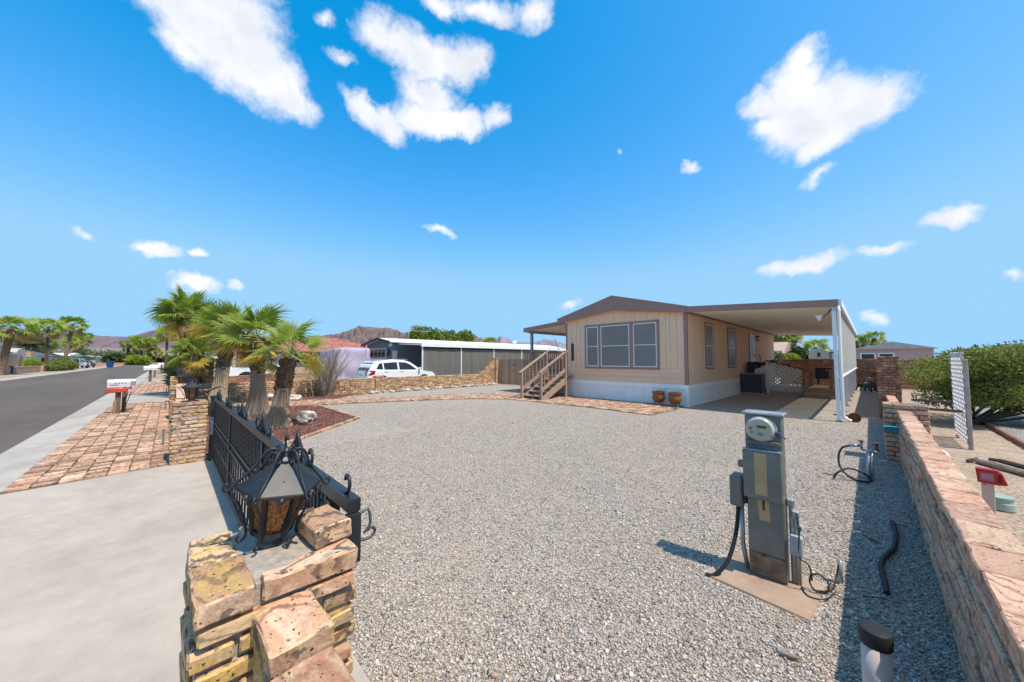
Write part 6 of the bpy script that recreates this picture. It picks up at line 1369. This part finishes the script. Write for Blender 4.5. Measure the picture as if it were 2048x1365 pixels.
MB().bx(-25.5, -22.5, 7.45, 8.95, .3, .6).build('chassis', m_carbk, tr); MB().tube([(-22.4, 8.45, .45), (-21.6, 8.45, .42)], .05, 6).build('hitch', m_iron, tr); MB().bx(-21.7, -21.6, 8.4, 8.5, 0, .4).build('jack', m_iron, tr)
# ================================================================ neighbours on the far side of the yard
m_bluegrey = pm('blue_grey_siding', (.155, .18, .21), .65, var=.06, scale=3); m_roofw = pm('white_roof', (.78, .78, .77), .55, var=.05, scale=2); m_dkbrown = pm('dark_fascia', (.05, .03, .025), .6)
nh = thing('grey_home', 'blue grey manufactured home with white roof behind the white car', 'house', (-24, 18, 0))
MB().prism([(-26.1, -.03), (-22.0, -.03), (-22.0, 2.72), (-23.6, 3.0), (-26.1, 2.62)], 28, 10.5, 'XZ').build('wall', m_bluegrey, nh)
rf = MB()
for a, b in (((-26.4, 2.62), (-23.6, 3.04)), ((-23.6, 3.04), (-21.7, 2.74))): rf.add([(a[0], 10.2, a[1]), (b[0], 10.2, b[1]), (b[0], 28.2, b[1]), (a[0], 28.2, a[1]), (a[0], 10.2, a[1]+.07), (b[0], 10.2, b[1]+.07), (b[0], 28.2, b[1]+.07), (a[0], 28.2, a[1]+.07)], [(3, 2, 1, 0), (4, 5, 6, 7), (0, 1, 5, 4), (2, 3, 7, 6), (0, 4, 7, 3), (1, 2, 6, 5)])
nr = rf.build('roof', m_roofw, nh)
f = MB(); f.prism([(-26.4, 2.56), (-26.4, 2.7), (-23.6, 3.13), (-21.75, 2.83), (-21.75, 2.69), (-23.6, 2.98)], 10.19, 10.14, 'XZ'); f.build('fascia', m_dkbrown, nr)
w1 = MB(); w1.bx(-25.4, -22.85, 10.44, 10.5, 1.05, 2.4); wn = w1.build('window', pm('window_cream', (.62, .58, .52), .6), nh)
for x0 in np.linspace(-25.32, -23.45, 4):
    for z0_ in (1.14, 1.78): MB().bx(float(x0), float(x0)+.52, 10.425, 10.438, z0_, z0_+.54).build('pane', m_tint, wn)
st = MB()
for k in range(4): st.beam((-22.45-.17*math.cos(k*.785), 10.46, 2.1-.25*math.sin(k*.785)), (-22.45+.17*math.cos(k*.785), 10.46, 2.1+.25*math.sin(k*.785)), .03, .05, (0, 1, 0))
st.build('star_ornament', m_iron, nh); MB().bx(-22.25, -22.0, 10.38, 10.5, 2.5, 2.66).build('vent', m_white, nh)
MB().bx(-26.2, -26.1, 10.25, 10.35, -.03, 2.62).build('porch_post', m_bluegrey, nh)
MB().lathe([(.18, 0), (.18, .2), (.26, .22), (.26, .34), (.1, .36)], 12, (-23.2, 23.0, 3.0)).build('roof_vent', m_white, nr)
MB().tube([(-23.6, 12.5, 3.0), (-23.6, 12.5, 3.75)], .02, 5).build('antenna_mast', m_steel, nr); MB().tube([(-23.6, 11.2, 3.75), (-23.6, 14.2, 3.75)], .02, 5).build('antenna_boom', m_steel, nr)
ncp = thing('shaded_carport', 'white roofed carport closed with grey shade cloth along the tan wall', 'carport', (-20.5, 18, 0))
MB().add([(-22.05, 10.9, 2.62), (-18.95, 10.9, 2.48), (-18.95, 25.6, 2.48), (-22.05, 25.6, 2.62), (-22.05, 10.9, 2.70), (-18.95, 10.9, 2.56), (-18.95, 25.6, 2.56), (-22.05, 25.6, 2.70)], [(3, 2, 1, 0), (4, 5, 6, 7), (0, 1, 5, 4), (1, 2, 6, 5), (2, 3, 7, 6)]).build('roof', m_roofw, ncp)
MB().bx(-18.95, -18.85, 10.85, 25.7, 2.40, 2.58).build('gutter', m_roofw, ncp)
m_cloth, t = newmat('shade_cloth'); co = t.n('ShaderNodeTexCoord').outputs['Object']
pb_ = t.n('ShaderNodeBsdfPrincipled', {'Base Color': t.ramp(t.noise(t.vmath('MULTIPLY', co, (1, 1, .15)), 3., 4.).outputs[0], [(.3, (.135, .13, .118)), (.7, (.18, .172, .155))]), 'Roughness': .85})
t.n('ShaderNodeOutputMaterial', {'Surface': t.n('ShaderNodeMixShader', {0: .12, 1: pb_.outputs[0], 2: t.n('ShaderNodeBsdfTransparent').outputs[0]}).outputs[0]})
ys = np.linspace(11.0, 25.4, 6)
for a, b in zip(ys[:-1], ys[1:]):
    m = MB(); N = 40; vs = []
    for z_ in (.35, 1.3, 2.28):
        for i in range(N): y = a+.06+(b-a-.12)*i/(N-1); vs.append((-19.0+.03*math.sin(i*1.1)*(2.4-z_)*.6+.03*mn.noise(Vector((y*1.5, z_, 2))), y, z_))
    m.add(vs, [(j*N+i, j*N+i+1, (j+1)*N+i+1, (j+1)*N+i) for j in range(2) for i in range(N-1)]); m.build('shade_cloth', m_cloth, ncp)
for y in ys: MB().bx(-19.04, -18.97, float(y)-.035, float(y)+.035, 0, 2.42).build('post', m_white, ncp)
MB().bx(-19.03, -18.98, 11.0, 25.4, 2.30, 2.34).build('cloth_rail', m_iron, ncp)
rt = thing('tile_house', 'stucco house with red tile roof behind the covered trailer', 'house', (-38, 9, 0))
m_stuc = pm('stucco_tan', (.44, .33, .26), .85, var=.08, bump=.3, bscale=40)
MB().bx(-44, -34, 4.0, 15.5, -.05, 2.35).build('wall', m_stuc, rt)
rid = [(-45, 3.4, 2.25), (-33.3, 3.4, 2.25), (-33.3, 16.2, 2.25), (-45, 16.2, 2.25), (-39, 8.6, 3.75), (-39, 12.5, 3.75)]
MB().add(rid, [(0, 1, 4), (1, 2, 5, 4), (2, 3, 5), (3, 0, 4, 5), (3, 2, 1, 0)]).build('roof', pm('tile_base', (.28, .10, .08), .9), rt)
m_tile = pm('red_tile', (.50, .20, .16), .85, var=.2, rnd=.3)
tl = MB()                                                             # barrel tile rows on the slope facing the yard
def slope_pt(u, v):                                                   # u along y at the eave, v up the slope 0..1
    a = Vector((-33.3, 3.4+12.8*u, 2.25)); top0, top1 = Vector((-39, 8.6, 3.75)), Vector((-39, 12.5, 3.75)); b = Vector((-39, 3.4+12.8*u, 3.75)); return a.lerp(b, v)
rows = 20
for j in range(rows):
    v0, v1 = j/rows, (j+1.15)/rows
    for i in range(46):
        u = (i+.5)/46; y = 3.4+12.8*u; vm = v0
        if y < 3.4+5.2*vm+.1 or y > 16.2-3.7*vm-.1: continue
        a, b = slope_pt(u, v0)+Vector((0, 0, .07)), slope_pt(u, v1)+Vector((0, 0, .035)); hw = .125
        tl.add([a+Vector((0, -hw, -.03)), a+Vector((.01, -hw*.5, .05)), a+Vector((.01, hw*.5, .05)), a+Vector((0, hw, -.03)), b+Vector((0, -hw, -.03)), b+Vector((0, -hw*.5, .05)), b+Vector((0, hw*.5, .05)), b+Vector((0, hw, -.03))], [(0, 4, 5, 1), (1, 5, 6, 2), (2, 6, 7, 3), (0, 1, 2, 3)])
for j in range(18):                                                    # front slope
    for i in range(40):
        v = j/18; x = -45+11.7*(i+.5)/40
        if x < -45+6*v+.1 or x > -33.3-5.7*v-.1: continue
        a = Vector((x, 3.4+5.2*v, 2.25+1.5*v+.07)); b = Vector((x, 3.4+5.2*(v+1.1/18), 2.25+1.5*(v+1.1/18)+.03)); hw = .125
        tl.add([a+Vector((-hw, 0, -.03)), a+Vector((-hw*.5, 0, .05)), a+Vector((hw*.5, 0, .05)), a+Vector((hw, 0, -.03)), b+Vector((-hw, 0, -.03)), b+Vector((-hw*.5, 0, .05)), b+Vector((hw*.5, 0, .05)), b+Vector((hw, 0, -.03))], [(0, 1, 5, 4), (1, 2, 6, 5), (2, 3, 7, 6), (3, 2, 1, 0)])
tag(tl.build('roof_tiles', m_tile, rt), kind='stuff')
MB().bx(-33.98, -33.9, 9.9, 13.5, 1.1, 2.2).build('window', m_dkbrown, rt); MB().bx(-34.0, -33.9, 5.2, 6.6, 0, 2.1).build('door', m_white, rt); MB().bx(-33.98, -33.92, 7.6, 8.9, 1.4, 2.0).build('window', m_tint, rt)
MB().bx(-34.02, -33.3, 3.42, 3.6, 0, 2.25).build('porch_post', m_stuc, rt)
low_wall('yard_wall', 'low tan block wall in front of the tile roofed house', -30.5, 4.0, -30.5, 12.0, .62, .2, m_brick_far)
low_wall('yard_wall', 'reddish low wall beside the jeep across the neighbour drive', -24.5, .6, -24.5, 4.5, .72, .2, m_brick_red)
sheet('neighbour_yard', [(-17.5, .5), (-17.5, 15), (-24, 15), (-34, 4), (-34, .5)], -.012, m_gravel2)
# wooden fence with a gate beside the stair
fn = thing('wooden_fence', 'plain tan board fence with a gate between the tan wall and the porch', 'fence', (-15.2, 15.6, 0))
m_fence = pm('fence_board', (.40, .275, .18), .85, var=.2, scale=5, bump=.4, bscale=50, rnd=.22, stretch=(3, 3, .5))
x = -17.1; fb = [MB().cbox((0, 0, 0), (.14, .02, 1.62), .004, None, .002).mesh('board', m_fence) for _ in range(3)]
k = 0
while x < -11.8: plink('board', fb[k % 3], fn, (x, 15.6+random.uniform(-.004, .004), .84+random.uniform(-.008, .008))); x += .147; k += 1
for z in (.4, 1.3): MB().bx(-17.1, -11.8, 15.63, 15.67, z-.04, z+.04).build('rail', m_fence, fn)
MB().cbox((-15.75, 15.575, 1.28), (.14, .03, .06), .01).build('latch', m_iron, fn)
# ================================================================ across the street
m_stpink = pm('stucco_pink', (.50, .42, .38), .85, var=.06); m_peachw = pm('stucco_peach', (.50, .30, .19), .85, var=.06); m_shing = pm('grey_shingle', (.10, .105, .115), .9, var=.15, scale=3); m_bluel = pm('pale_blue_siding', (.42, .47, .54), .7, var=.05)
def simple_house(label, x0, x1, y0, y1, h, rh, wallm, roofm, axis='X', over=.4, wins=()):
    t = thing('house', label, 'house', ((x0+x1)/2, (y0+y1)/2, 0)); MB().bx(x0, x1, y0, y1, -.07, h).build('wall', wallm, t)
    m = MB(); X0, X1, Y0, Y1 = x0-over, x1+over, y0-over, y1+over
    if axis == 'X': m.add([(X0, Y0, h), (X1, Y0, h), (X1, Y1, h), (X0, Y1, h), (X0, (y0+y1)/2, h+rh), (X1, (y0+y1)/2, h+rh)], [(3, 2, 1, 0), (0, 1, 5, 4), (2, 3, 4, 5), (1, 2, 5), (3, 0, 4)])
    else: m.add([(X0, Y0, h), (X1, Y0, h), (X1, Y1, h), (X0, Y1, h), ((x0+x1)/2, Y0, h+rh), ((x0+x1)/2, Y1, h+rh)], [(3, 2, 1, 0), (0, 1, 4), (1, 2, 5, 4), (2, 3, 5), (3, 0, 4, 5)])
    m.build('roof', roofm, t)
    for (a, b, z0_, z1_, side) in wins:
        m = MB(); g = MB()
        if side == 'S': m.bx(a, b, y0-.06, y0, z0_, z1_); g.bx(a+.1, b-.1, y0-.075, y0-.06, z0_+.1, z1_-.1)
        elif side == 'N': m.bx(a, b, y1, y1+.06, z0_, z1_); g.bx(a+.1, b-.1, y1+.06, y1+.075, z0_+.1, z1_-.1)
        else: m.bx(x1, x1+.06, a, b, z0_, z1_); g.bx(x1+.06, x1+.075, a+.1, b-.1, z0_+.1, z1_-.1)
        f_ = m.build('window', m_white, t); g.build('pane', m_tint, f_)
    return t
ah = simple_house('pinkish stucco house with an arched porch across the street', -104, -84, -28, -18.5, 2.8, 1.0, m_stpink, m_shing, 'X', .5, ((-90, -88, 1, 2.2, 'N'),))
pc_ = MB(); ar = [(-101.5, 0), (-101.5, 2.9), (-100.5, 3.3), (-99, 3.5), (-97.5, 3.3), (-96.5, 2.9), (-96.5, 0), (-97.6, 0), (-97.6, 1.5), (-98.2, 2.2), (-99, 2.45), (-99.8, 2.2), (-100.4, 1.5), (-100.4, 0)]
pc_.prism(ar, -17.6, -18.6, 'XZ'); pc_.build('arched_porch', m_stpink, ah)
MB().bx(-95, -90, -18.5, -17.2, 0, 2.3).build('bay', m_peachw, ah); MB().bx(-95.2, -89.8, -18.6, -17.0, 2.3, 2.6).build('bay_trim', pm('aqua_trim', (.25, .42, .40), .7), ah)
MB().bx(-108, -104, -19.5, -17.5, 0, 3.0).build('side_wing', m_peachw, ah)
MB().bx(-108.1, -103.9, -19.6, -17.4, 2.1, 2.3).build('wing_band', bpy.data.materials['aqua_trim'], ah)
simple_house('pale blue house with dark grey shingle roof across the street', -135, -109, -27, -18, 2.4, 1.6, m_bluel, m_shing, 'X', .5, ((-128, -125, .9, 2.0, 'N'), (-120, -114, .2, 2.1, 'N')))
simple_house('white roofed pale blue home with picture windows beyond the pickup', -168, -146, -26, -19, 2.6, .9, m_bluel, m_roofw, 'Y', .5, ((-164, -160, .9, 2.1, 'N'), (-158, -155, .9, 2.1, 'N'), (-153, -150, .9, 2.1, 'N')))
simple_house('long low white roofed building at the far end of the street', -205, -176, -24, -17, 2.6, .5, m_bluel, m_roofw, 'X', .6, ((-200, -196, .9, 2., 'N'), (-190, -186, .9, 2., 'N')))
for k, (a, b) in enumerate(((-54, -64.5), (-66.2, -77), (-78, -80.5), (-96, -104))): low_wall('street_wall', 'low pinkish block wall across the street, %s' % ('nearest stretch', 'stretch before the arched house', 'short stretch by the green gate post', 'stretch behind the pickup')[k], a, -12.2, b, -12.2, .8, .25, m_brick_pink, .12)
gt = thing('garden_gate', 'small black iron gate between the low walls across the street', 'gate', (-65.3, -12.2, 0))
for k in range(8): MB().bx(-64.6-k*.2, -64.57-k*.2, -12.22, -12.18, .05, .95).build('picket', m_iron, gt)
MB().bx(-66.1, -64.5, -12.22, -12.18, .85, .9).build('rail', m_iron, gt)
bn_ = thing('trash_bin', 'blue wheeled trash bin at the far end of the street', 'bin', (-112, -8.8, -.04))
MB().add([(-112.4, -9.2, 0), (-111.6, -9.2, 0), (-111.6, -8.4, 0), (-112.4, -8.4, 0), (-112.55, -9.4, 1.2), (-111.45, -9.4, 1.2), (-111.45, -8.2, 1.2), (-112.55, -8.2, 1.2)], [(3, 2, 1, 0), (0, 1, 5, 4), (1, 2, 6, 5), (2, 3, 7, 6), (3, 0, 4, 7)]).build('body', pm('bin_blue', (.015, .06, .22), .5), bn_); MB().cbox((-112, -8.8, 1.24), (1.2, 1.3, .1), .04).build('lid', bpy.data.materials['bin_blue'], bn_)
low_wall('end_wall', 'long low reddish wall across the end of the street', -160.5, -22, -160.5, 30, .7, .3, m_brick_pink, .14)
# houses seen beyond the side yard palms
simple_house('far beige house beyond the front yard palms', -75, -66, 2.5, 9, 2.2, .8, m_stpink, m_shing, 'X', .5)
simple_house('far pale house at the right side of the street end', -120, -108, 3, 12, 2.4, .9, m_stuc, m_roofw, 'X', .5)
# ================================================================ beyond the rear wall
cr_ = thing('camper_trailer', 'cream arched camper trailer behind the rear wall', 'trailer', (-3.5, 46, 0))
MB().prism([(-4.2, .5), (-2.7, .5), (-2.7, 2.35), (-3.0, 2.62), (-3.4, 2.7), (-3.9, 2.62), (-4.2, 2.4)], 45, 49, 'XZ').build('body', pm('camper_cream', (.52, .46, .34), .6, var=.05), cr_); MB().bx(-3.55, -3.35, 44.95, 45.0, 1.9, 2.3).build('window', m_tint, cr_)
for x in (-4., -2.9): MB().lathe([(0, -.1), (.33, -.1), (.33, .1), (0, .1)], 14, (x, 46, .33), 'X').build('wheel', m_tyre, cr_)
simple_house('tan flat roofed house beside the cream camper', -2.7, -.9, 45.2, 52, 2.35, .3, m_stuc, m_shing, 'X', .2, ((-2.5, -1.2, 1.4, 2.2, 'S'),))
simple_house('pink gabled house behind the rear wall with two aqua windows', -.8, 3.3, 40, 52, 2.45, .55, pm('pink_siding', (.50, .37, .34), .75, var=.04), pm('pale_roof', (.5, .45, .42), .7), 'Y', .25, ((-.55, .35, 1.55, 2.15, 'S'), (.45, 1.35, 1.55, 2.15, 'S')))
simple_house('beige house with sloping tan roof seen past the home corner', -9.5, -6.2, 44, 50, 2.2, 1.3, m_stuc, pm('tan_roof', (.42, .32, .25), .8), 'X', .2)
simple_house('distant low white house beyond the iron fence', 8, 18, 46, 54, 2.3, .6, m_white, m_shing, 'X', .4)
